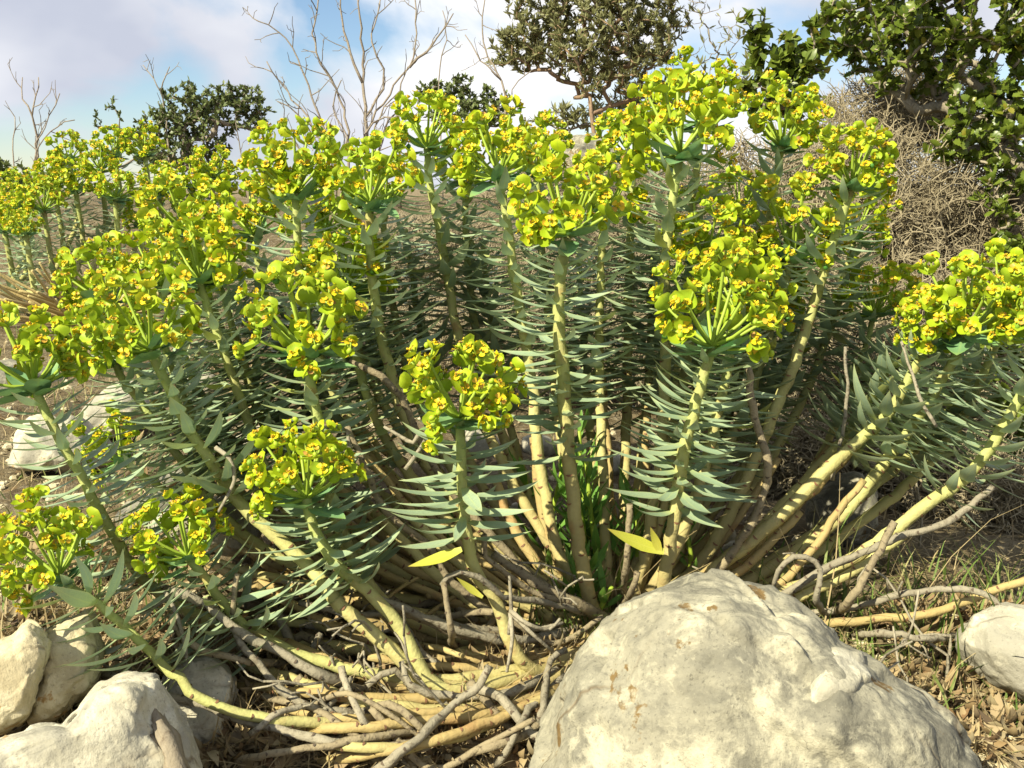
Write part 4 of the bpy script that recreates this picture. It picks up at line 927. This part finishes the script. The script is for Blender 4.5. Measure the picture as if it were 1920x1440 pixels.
# ------------------------------------------------------------------ woody plants
def nn_tree(root, trunk, attract, rg, wob=0.06, up=0.0):
    """grow a branch graph: every attractor joins the nearest node already grown; returns nodes, parents"""
    nodes = [np.asarray(p, float) for p in trunk]; par = [-1] + list(range(len(nodes) - 1))
    A = np.asarray(attract); d0 = np.linalg.norm(A - np.asarray(trunk[0]), axis=1); A = A[np.argsort(d0)]
    buf = np.zeros((len(nodes) + 3 * len(A) + 4, 3)); n = len(nodes); buf[:n] = nodes
    base = np.asarray(trunk[0])
    for a in A:
        cand = np.linalg.norm(buf[:n] - a, axis=1) + 0.30 * np.maximum(0, np.linalg.norm(buf[:n] - base, axis=1) - np.linalg.norm(a - base))
        i = int(np.argmin(cand)); L = np.linalg.norm(buf[i] - a)
        if L < 1e-4: continue
        k = 2 if L > 0.02 else 1; prev = i
        for q in range(1, k + 1):
            t = q / (k + 1); buf[n] = buf[i] * (1 - t) + a * t + rg.normal(size=3) * wob * L + np.array([0, 0, up * L * math.sin(math.pi * t)]); par.append(prev); prev = n; n += 1
        buf[n] = a; par.append(prev); n += 1
    return buf[:n].copy(), np.array(par)
def radii(nodes, par, r_tip, r_max, p=2.3):
    n = len(nodes); w = np.zeros(n); ch = np.zeros(n, int)
    for i in range(n - 1, 0, -1):
        if ch[i] == 0: w[i] = 1
        w[par[i]] += w[i]; ch[par[i]] += 1
    w[0] = max(w[0], 1); return np.minimum(r_tip * w ** (1 / p), r_max), ch
def branches(acc, nodes, par, rad, ch, sides=5, mi=0, minsides=3):
    """one tube for every unbranched run"""
    n = len(nodes); kids = [[] for _ in range(n)]
    for i in range(1, n): kids[par[i]].append(i)
    stack = [(0, k) for k in kids[0]]
    while stack:
        a, b = stack.pop(); run = [a, b]
        while kids[b]:
            big = max(kids[b], key=lambda q: rad[q])
            for k in kids[b]:
                if k != big: stack.append((b, k))
            run.append(big); b = big
        pts = nodes[run]; rr = rad[run].copy(); rr[0] = min(rr[0], rr[1] * 1.15)
        tube(acc, pts, rr, sides if rr[1] > 0.006 else minsides, mi, cap=rr[1] > 0.004)
def ellip_pts(rg, n, lobes):
    out = []; w = np.array([l[1][0] * l[1][1] * l[1][2] for l in lobes]); w = w ** 0.8 / (w ** 0.8).sum()
    for c, r in [lobes[i] for i in rg.choice(len(lobes), n, p=w)]:
        v = rg.normal(size=3); v /= np.linalg.norm(v); out.append(np.asarray(c) + v * np.asarray(r) * rg.uniform(0, 1) ** 0.42)
    return np.array(out)
def lobe(px, py, D, rx, ry, rz=None):
    """ellipsoid lobe given in photo pixels at depth D"""
    k = D / FPX; return (P(px, py, D), (rx * k, (rz if rz else rx * 0.8) * k, ry * k))
def twig_leaves(nodes, par, ch, rg, per, size, zone, var, spread=0.9, upb=0.4, wide=1.0, thresh=None):
    Ms = []
    for i in range(1, len(nodes)):
        if zone is not None and not zone(nodes[i]): continue
        if thresh is not None and thresh[i]: continue
        d = norm(nodes[i] - nodes[par[i]])
        for q in range(rg.poisson(per)):
            t = rg.uniform(0, 1); p = nodes[i] * t + nodes[par[i]] * (1 - t)
            Y = norm(d * 0.5 + rg.normal(size=3) * spread + np.array([0, 0, upb * .5])); Z = norm(rg.normal(size=3) * 0.6 + np.array([0, 0, 0.8]) + SUN * 0.4)
            s = size * rg.uniform(0.65, 1.25); Ms.append((int(rg.integers(var)), mat4(p, Y, Z, s, s * wide * rg.uniform(0.85, 1.15))))
    return Ms
def add_leaves(plant, Ms, T, mats, name, mass, n_obj=0):
    if n_obj:
        TM = [tmesh(name, t, mats) for t in T]
        def sc(e):
            px, py = project(e[1][:3, 3]); return -(np.linalg.norm(e[1][:3, 1]) / depth_of(e[1][:3, 3]) * (1 if (-5 < px < 1925 and -5 < py < 1445) else 0.01))
        Ms = sorted(Ms, key=sc)
        for v, M in Ms[:n_obj]: place(name, TM[v], plant, M)
        Ms = Ms[n_obj:]
    acc = Acc()
    for v in range(len(T)):
        S = [M for vv, M in Ms if vv == v]
        if S: acc.inst(T[v], np.array(S))
    if acc.n:
        o = build(mass, acc, mats, plant); o['kind'] = 'stuff'

def oakw(wm):
    return lambda t: wm * (math.sin(math.pi * min(1, 0.16 + 0.84 * t)) ** 0.6 if t < 1 else 0.03)
OAK_T = [[grid_leaf(9, 2, oakw(w), 1.0, cv, 0.25, 0.1, tw, 0.10, serr=0.17)] for w, cv, tw in [(0.30, 0.4, 0.2), (0.34, -0.3, -0.2), (0.27, 0.7, 0.3), (0.31, 0.1, -0.3)]]
SM_T = [[grid_leaf(2, 2, lambda t, w=w: w * (0.5 if t == 0 else (1.0 if t < 1 else 0.1)), 1.0, cv, 0.25)] for w, cv in [(0.20, 0.3), (0.24, -0.2), (0.17, 0.6)]]
OL_T = [[grid_leaf(2, 2, lambda t, w=w: w * (0.5 if t == 0 else (1.0 if t < 1 else 0.1)), 1.0, cv, 0.3)] for w, cv in [(0.12, 0.2), (0.14, -0.2), (0.10, 0.4)]]
RD_T = [[grid_leaf(4, 2, ov(w), 1.0, cv, 0.2)] for w, cv in [(0.33, 0.3), (0.38, -0.3), (0.30, 0.6)]]

def shrub(name, label, cat, base_px, lobes, n_att, rg, trunk_h, bark, r_tip, r_max, leaf=None, extra=None, trunk_name='trunk', base_D=None, group=None, wob=0.07):
    D = base_D; b = P(base_px[0], base_px[1], D); b[2] = gz(b[0], b[1]) - 0.01
    root = empty(name, b); tag(root, label, cat, group)
    trunk = [b, b + np.array([rg.uniform(-.03, .03), 0, trunk_h * .5]), b + np.array([rg.uniform(-.05, .05), rg.uniform(-.03, .03), trunk_h])]
    att = ellip_pts(rg, n_att, lobes); att = np.array([a for a in att if a[2] > gz(a[0], a[1]) + 0.01])
    if extra is not None: att = np.vstack([att, extra])
    nodes, par = nn_tree(b, trunk, att, rg, wob); rad, ch = radii(nodes, par, r_tip, r_max)
    acc = Acc(); branches(acc, nodes, par, rad, ch); build(trunk_name, acc, [bark], root)
    if leaf:
        Ms = twig_leaves(nodes, par, ch, rg, leaf['per'], leaf['size'], leaf.get('zone'), len(leaf['T']), leaf.get('spread', .9), leaf.get('up', .4), leaf.get('wide', 1.0), rad > leaf.get('maxr', r_tip * 2.2))
        print(label, 'leaves', len(Ms))
        add_leaves(root, Ms, leaf['T'], [leaf['mat']], 'leaf', 'crown', leaf.get('n_obj', 0))
    return root, nodes, par, rad

rgb = np.random.default_rng(31)
# kermes oak on the right
D = 1.62
oak_lobes = [lobe(1770,50,D,190,100), lobe(1860,180,D,100,130), lobe(1650,50,D*1.05,110,60), lobe(1885,320,D*.97,70,120), lobe(1905,450,D*.95,45,90), lobe(1570,25,D*1.05,50,30), lobe(1790,240,D*.98,80,70), lobe(1970,200,D,110,300), lobe(1900,690,1.42,50,120), lobe(1890,880,1.36,60,80), lobe(1710,150,D*1.03,90,60), lobe(1780,-90,D,200,80), lobe(1600,90,D*1.1,60,50), lobe(1870,620,1.32,60,60), lobe(1880,780,1.3,50,70)]
shrub('kermes_oak', 'evergreen oak with small spiny leaves and pale grey branches above the thorn bush', 'tree', (2030, 700), oak_lobes, 1000, rgb, 0.30, 'oak_bark', 0.0015, 0.010,
      dict(per=3.0, size=0.0170, T=OAK_T, mat='oak_leaf', wide=1.15, n_obj=300, maxr=0.0045), base_D=1.75, wob=.03)
# oak-leaved sprouts by the lower right stems
# olive tree
D = 5.0
olive_lobes = [lobe(1090,70,D,150,80), lobe(1010,80,D,90,55), lobe(1180,100,D,100,90), lobe(1060,-20,D,130,80), lobe(1180,-10,D,120,70), lobe(1240,60,D,60,60), lobe(960,110,D,50,30), lobe(1130,150,D,90,40), lobe(1090,-130,D,150,90)]
shrub('olive_tree', 'wild olive tree with small grey-green leaves and thin upright trunks', 'tree', (1110, 340), olive_lobes, 1500, rgb, 0.25, 'olive_bark', 0.0020, 0.011,
      dict(per=6.0, size=0.034, T=OL_T, mat='olive_leaf', spread=.7, up=.8, wide=1.2, maxr=0.0075), base_D=5.0, wob=.02)
D = 5.6
shrub('olive_sapling', 'low olive sapling growing below the olive tree crown', 'shrub', (1180, 330), [lobe(1150,215,D,90,30), lobe(1050,225,D,60,25), lobe(1230,190,D,60,50)], 240, rgb, 0.15, 'grey_branch', 0.0022, 0.015,
      dict(per=2.2, size=0.045, T=OL_T, mat='olive_leaf', spread=.7, up=.8, wide=1.3, maxr=0.008), base_D=5.6)
# evergreen shrub on the left
D = 5.3
ever = [lobe(370,215,D,90,60), lobe(440,185,D,55,35), lobe(310,240,D,60,40), lobe(470,210,D,45,45), lobe(250,255,D,50,25), lobe(350,280,D,90,40), lobe(190,225,D,18,25)]
shrub('evergreen_shrub', 'dark green evergreen shrub on the crest behind the distant spurge', 'shrub', (370, 350), ever, 800, rgb, 0.12, 'grey_branch', 0.0020, 0.02,
      dict(per=3.6, size=0.024, T=SM_T, mat='shrub_leaf', spread=.8, up=.6, wide=1.4, maxr=0.008), base_D=5.3, extra=np.array([P(212,185,D), P(208,200,D), P(225,215,D), P(180,210,D), P(178,235,D), P(360,165,D), P(355,150,D)]))
D = 6.2
shrub('evergreen_shrub', 'small rounded green shrub between the bare tree and the olive tree', 'shrub', (860, 330), [lobe(850,175,D,50,35), lobe(920,190,D,45,30), lobe(800,175,D,30,22), lobe(880,215,D,90,25)], 360, rgb, 0.15, 'grey_branch', 0.0020, 0.02,
      dict(per=4.2, size=0.028, T=SM_T, mat='shrub_leaf', spread=.8, up=.6, wide=1.4, maxr=0.008), base_D=6.2)
D = 5.5
shrub('evergreen_shrub', 'low grey-green shrub at the foot of the bare sapling', 'shrub', (0, 390), [lobe(0,320,D,45,35), lobe(60,345,D,60,22), lobe(-60,320,D,60,40), lobe(290,300,D,40,20)], 260, rgb, 0.08, 'grey_branch', 0.0018, 0.015,
      dict(per=2.6, size=0.036, T=SM_T, mat='shrub_leaf', spread=.8, up=.6, wide=1.4, maxr=0.008), base_D=5.5)
# climber and light shrub between the olive and the oak
D = 3.0
shrub('leafy_climber', 'open climbing shrub with drooping dark leaves against the sky beside the oak', 'shrub', (1450, 330), [lobe(1420,70,D,35,50), lobe(1440,150,D,60,50), lobe(1500,110,D,60,60), lobe(1390,30,D,15,30), lobe(1540,60,D,40,40), lobe(1480,190,D,80,30)], 190, rgb, 0.2, 'grey_branch', 0.0014, 0.012,
      dict(per=2.3, size=0.034, T=RD_T, mat='oak_leaf', spread=.9, up=-.5, maxr=0.005), base_D=3.0)
D = 3.6
shrub('bare_shrub', 'thin bare twiggy shrub against the sky beside the olive tree', 'shrub', (1330, 330), [lobe(1330,60,D,60,60), lobe(1300,140,D,50,60), lobe(1380,110,D,60,70), lobe(1300,-10,D,70,40)], 120, rgb, 0.2, 'grey_branch', 0.0011, 0.01,
      dict(per=0.5, size=0.035, T=OL_T, mat='olive_leaf', spread=.8, up=.5), base_D=3.6)

# bare trees: main limbs traced, twigs grown
def bare_tree(label, limbs, D, n_tw, rg, r0=0.011, tw=0.12, group=None):
    b = P(limbs[0][0][0], limbs[0][0][1], D); b[2] = gz(b[0], b[1]) - 0.01
    root = empty('bare_tree', b); tag(root, label, 'tree', group)
    acc = Acc(); allp = []
    for li, pl in enumerate(limbs):
        pts = [P(x, y, D + rg.uniform(-.04, .04) if i else D) for i, (x, y) in enumerate(pl)]
        if li == 0 or pl[0][1] > 235: pts = [np.array([pts[0][0], pts[0][1], gz(pts[0][0], pts[0][1])])] + pts
        if li and len(allp):
            Q = np.vstack(allp); dd_ = np.linalg.norm(Q - pts[0], axis=1)
            if pl[0][1] <= 300: pts = [Q[int(np.argmin(dd_))]] + pts[1:]
        c = spline(pts, 0.04); allp.append(c); c[1:-1] += rg.normal(size=(len(c) - 2, 3)) * 0.004
        r = r0 * (0.55 if li else 1.0) * rg.uniform(.8, 1.1); tube(acc, c, np.linspace(r, 0.0022, len(c)), 6, 0)
        for k in range(len(c) // 4, len(c)):
            if rg.random() < n_tw:
                d = norm(c[k] - c[k - 1]); L = tw * rg.uniform(.4, 1.5); q = c[k]; dd = norm(d * .6 + rg.normal(size=3) * .6 + UPV * .35); seg = [q]
                for z in range(4):
                    q = q + dd * L / 4; dd = norm(dd + rg.normal(size=3) * .22 + UPV * .08); seg.append(q)
                    if rg.random() < .45:
                        e = q + norm(dd + rg.normal(size=3) * .7) * L * .35; tube(acc, np.array([q, (q + e) / 2 + rg.normal(size=3) * .004, e]), [.0016, .0013, .001], 3, 0, cap=False)
                tube(acc, np.array(seg), np.linspace(.0026, .0012, 5), 3, 0, cap=False)
    build('branch', acc, ['grey_branch'], root)
    return root
bare_tree('tall leafless grey tree with slender upright branches behind the spurge', [[(685,330),(688,240),(682,120),(675,30),(672,-40)], [(640,330),(600,215),(560,110),(525,62),(485,40)], [(655,300),(640,190),(605,120),(587,60),(600,0),(605,-30)], [(690,250),(740,160),(775,110),(780,20),(775,-30)],
   [(765,125),(820,70),(850,25)], [(690,220),(720,150),(700,80),(715,-10)], [(620,320),(575,220),(530,160),(500,115)], [(750,320),(745,200),(765,125)], [(665,150),(645,60),(640,-30)], [(700,320),(730,230),(800,180)], [(610,330),(590,260),(560,215),(520,190)], [(630,330),(650,260),(625,200),(640,150)], [(720,330),(700,260),(720,200),(750,170)], [(590,330),(560,280),(530,240),(500,235)], [(670,300),(700,230),(760,215)]], 4.0, .62, np.random.default_rng(8))
bare_tree('small leafless sapling with upright twigs beside the distant spurge', [[(62,345),(68,260),(60,215),(45,185),(42,145)], [(68,270),(95,220),(112,175)], [(60,215),(68,180),(72,145)], [(72,280),(105,235),(140,225)], [(30,345),(25,280),(28,220)]], 4.4, .42, np.random.default_rng(9), 0.007, .10)
bare_tree('thin dead sapling rising out of the evergreen shrub', [[(320,330),(310,210),(295,160),(268,122)], [(300,175),(312,140),(318,125)], [(460,330),(450,280),(442,230)]], 5.2, .5, np.random.default_rng(10), 0.008, .10)
bare_tree('thin forked dead stems between the green shrub and the olive tree', [[(955,330),(945,170),(905,80),(910,-20)], [(940,150),(900,110),(872,65)], [(990,330),(985,240),(960,170),(1000,130)], [(830,330),(822,150),(838,75),(830,20)]], 4.6, .3, np.random.default_rng(11), 0.007, .10)

# spiny shrubs
def spiny(label, base_px, base_D, lobes, n, rg, fork=0.026):
    b = P(base_px[0], base_px[1], base_D); b[2] = gz(b[0], b[1]) - 0.01
    root = empty('thorn_bush', b); tag(root, label, 'bush')
    att = ellip_pts(rg, n, lobes); att = np.array([a for a in att if a[2] > gz(a[0], a[1]) + 0.005])
    nodes, par = nn_tree(b, [b, b + np.array([0, 0, .05]), b + np.array([0, 0, .10])], att, rg, 0.12); rad, ch = radii(nodes, par, 0.0010, 0.008)
    acc = Acc(); branches(acc, nodes, par, rad, ch, 5, 0, 3); build('branch', acc, ['thorn'], root)
    sp = Acc(); V = []; F = []
    idx = [i for i in range(3, len(nodes)) if rad[i] < 0.004]
    def prism(a, e, r):
        d = norm(e - a); x = norm(np.cross(d, [0.3, 0.7, 0.5])); y = np.cross(d, x); o = len(V)
        for k in range(3):
            c = math.cos(k * 2.094), math.sin(k * 2.094); V.append(a + (x * c[0] + y * c[1]) * r)
        for k in range(3):
            c = math.cos(k * 2.094), math.sin(k * 2.094); V.append(e + (x * c[0] + y * c[1]) * r * .6)
        F.extend([(o + k, o + (k + 1) % 3, o + 3 + (k + 1) % 3, o + 3 + k) for k in range(3)])
    for i in idx:
        d = norm(nodes[i] - nodes[par[i]])
        for q in range(2):
            a = nodes[i]; dd = norm(d * .35 + rg.normal(size=3) * .75 + UPV * .1); e = a + dd * fork * rg.uniform(.7, 1.5); prism(a, e, .0010)
            ax = norm(np.cross(dd, rg.normal(size=3)))
            for sg in (-1, 1):
                prism(e, e + norm(dd * .6 + ax * sg * .8) * fork * rg.uniform(.45, .9), .00075)
    sp.add(np.array(V), [np.array(F)]); o = build('thorns', sp, ['thorn'], root, smooth=False); o['kind'] = 'stuff'
    return root
rgt = np.random.default_rng(77)
spiny('dense dry grey-brown thorn bush behind the right flower heads', (1640, 900), 1.72, [lobe(1480,480,1.72,150,190,160), lobe(1650,430,1.72,190,200,180), lobe(1800,520,1.72,170,240,170), lobe(1660,230,1.85,120,90,150), lobe(1400,400,1.75,110,150,120), lobe(1600,700,1.6,230,190,150), lobe(1820,780,1.55,140,190,120), lobe(1760,190,1.9,100,80,150), lobe(1560,330,1.8,110,110,130), lobe(1330,560,1.7,100,140,100), lobe(1720,620,1.5,200,120,120), lobe(1540,600,1.55,140,140,120)], 4800, rgt)
spiny('low dry thorn bush behind the middle stems', (1180, 640), 1.95, [lobe(1150,480,1.95,170,110,150), lobe(1300,430,1.9,120,140,120), lobe(980,520,2.0,130,80,130), lobe(820,480,2.1,130,80,130), lobe(640,520,2.1,120,60,120), lobe(480,560,2.0,110,60,110), lobe(1100,360,2.4,200,60,150), lobe(900,620,1.7,200,80,120), lobe(1150,650,1.7,200,90,120)], 3600, rgt)
spiny('sparse dry thorn bush at the foot of the lower right stems', (1840, 1030), 1.22, [lobe(1780,920,1.28,160,100,110), lobe(1880,960,1.22,90,110,90), lobe(1620,900,1.35,150,110,90), lobe(1480,880,1.35,120,100,90)], 1900, rgt, .018)

# ------------------------------------------------------------------ ground cover
def ground_pts(n, rg, boxes):
    out = []
    for _ in range(n):
        x0, y0, x1, y1 = boxes[int(rg.integers(len(boxes)))]
        out.append(ghit(rg.uniform(x0, x1), rg.uniform(y0, y1)))
    return out
def blades(name, label, pts, rg, mat, lmin, lmax, w, lean, per=1, lie=0.0):
    V = []; F = []
    for p in pts:
        for q in range(per):
            b = p + np.array([rg.normal() * .008 * (per > 1), rg.normal() * .008 * (per > 1), 0]); L = rg.uniform(lmin, lmax); a = rg.uniform(0, 6.28)
            h = np.array([math.cos(a), math.sin(a), 0]); el = rg.uniform(0.05, .4) if rg.random() < lie else rg.uniform(.6, 1.5)
            d = h * math.cos(el) + UPV * math.sin(el); sd_ = np.array([-h[1], h[0], 0]); o = len(V); c = b.copy(); nS = 4
            for s_ in range(nS + 1):
                ww = w * (1 - (s_ / nS) ** 1.5 * .9) / 2; V += [c + sd_ * ww + UPV * 0.001, c - sd_ * ww + UPV * 0.001]; c = c + d * L / nS; d = norm(d + (h * .5 - UPV * .5) * lean / nS + rg.normal(size=3) * .10)
                g = gz(c[0], c[1]) + .002
                if c[2] < g: c[2] = g
            F += [(o + 2 * s_, o + 2 * s_ + 1, o + 2 * s_ + 3, o + 2 * s_ + 2) for s_ in range(nS)]
    acc = Acc(); acc.add(np.array(V), [np.array(F)]); ob = build(name, acc, [mat]); tag(ob, label, 'grass', kind='stuff'); return ob
rgg = np.random.default_rng(5)
blades('dry_grass', 'dry straw-coloured grass lying over the soil around the stones', ground_pts(9500, rgg, [(0,640,500,1000), (0,1000,340,1240), (1500,960,1920,1440), (60,1280,520,1440), (500,1250,1050,1440), (0,560,1900,760), (400,460,1500,640), (400,460,1500,640)]), rgg, 'straw', .02, .07, .0016, .9, 1, .75)
blades('green_grass', 'thin green grass blades growing among the stones and stems', ground_pts(650, rgg, [(0,980,330,1180), (1420,1080,1920,1440), (1420,1080,1920,1300), (980,1100,1130,1220), (20,620,420,960)]), rgg, 'grass', .02, .06, .0022, .7, 2, .1)
blades('tall_grass', 'long green grass blades standing behind the boulder', ground_pts(26, rgg, [(1400,1110,1600,1190), (1700,1190,1880,1300)]), rgg, 'grass', .07, .14, .0035, .5, 2, .05)
blades('tall_straw', 'long pale dry grass stalks bent over the stems', ground_pts(60, rgg, [(100,1000,600,1400), (1450,1080,1750,1250), (1100,1120,1230,1180)]), rgg, 'straw', .08, .20, .0016, .8, 1, .3)
# leaf litter: curled dead leaves and bits
LT = [[grid_leaf(4, 2, lance(w), 1.0, cv, 0.4, 0, tw, .1)] for w, cv, tw in [(0.15, 1.2, .6), (0.2, -1.0, -.5), (0.12, 1.6, .9), (.18, .5, -.9)]]
def litter():
    acc = Acc(); Ms = [[] for _ in LT]
    for p in ground_pts(6500, rgg, [(380,1180,1080,1440), (380,1180,1080,1440), (1640,1150,1920,1440), (100,640,1400,1150), (0,1000,400,1440)]):
        L = rgg.uniform(.007, .030); a = rgg.uniform(0, 6.28)
        Ms[int(rgg.integers(4))].append(mat4(p + np.array([0, 0, rgg.uniform(.001, .012)]), np.array([math.cos(a), math.sin(a), rgg.uniform(-.2, .5)]), UPV + rgg.normal(size=3) * .5, L, L * rgg.uniform(.7, 1.4)))
    for t, m in zip(LT, Ms): acc.inst(t, np.array(m))
    o = build('leaf_litter', acc, ['litter']); tag(o, 'brown curled dead leaves and scraps covering the soil', 'litter', kind='stuff')
litter()
def gravel():
    acc = Acc(); T = []
    for s_ in range(5):
        e = list(ellipsoid((0, 0, 0), (1, .8, .6), 6, 4, 0)); e[0] = e[0] * (1 + rgg.uniform(-.22, .22, e[0].shape)); T.append([tuple(e)])
    for t in T:
        Ms = []
        for p in ground_pts(420, rgg, [(0,640,500,1000), (400,1150,1080,1440), (1600,1150,1920,1440), (0,1000,400,1300), (300,700,1500,1100)]):
            s_ = .0025 + .009 * rgg.random() ** 3; a = rgg.uniform(0, 6.28); Ms.append(mat4(p, np.array([math.cos(a), math.sin(a), 0]), UPV, s_))
        acc.inst(t, np.array(Ms))
    o = build('gravel', acc, ['rock_cream'], smooth=False); tag(o, 'small pale pebbles and gravel scattered over the soil', 'gravel', kind='stuff')
gravel()
# rotten wood stub among the white stones
def stub():
    b = P(278, 1352, .645); e = P(350, 1450, .615); acc = Acc(); rg = np.random.default_rng(3)
    root = empty('wood_stub', np.array([e[0], e[1], gz(e[0], e[1])])); tag(root, 'splintered grey rotten wood stub wedged between the white stones', 'wood')
    for q in range(9):
        o1 = rg.normal(size=3) * np.array([.006, .006, .005]); o2 = rg.normal(size=3) * .005; c = np.array([b + o1 + (b - e) * rg.uniform(-.1, .35), (b + e) / 2 + (o1 + o2) / 2, e + o2 - np.array([0, 0, .02])])
        a2 = Acc(); tube(a2, spline(c, .012), rg.uniform(.005, .009) * np.linspace(.5, 1.1, len(spline(c, .012))), 6, 0, rough=.25); build('splinter', a2, ['rotten_wood'], root)
stub()
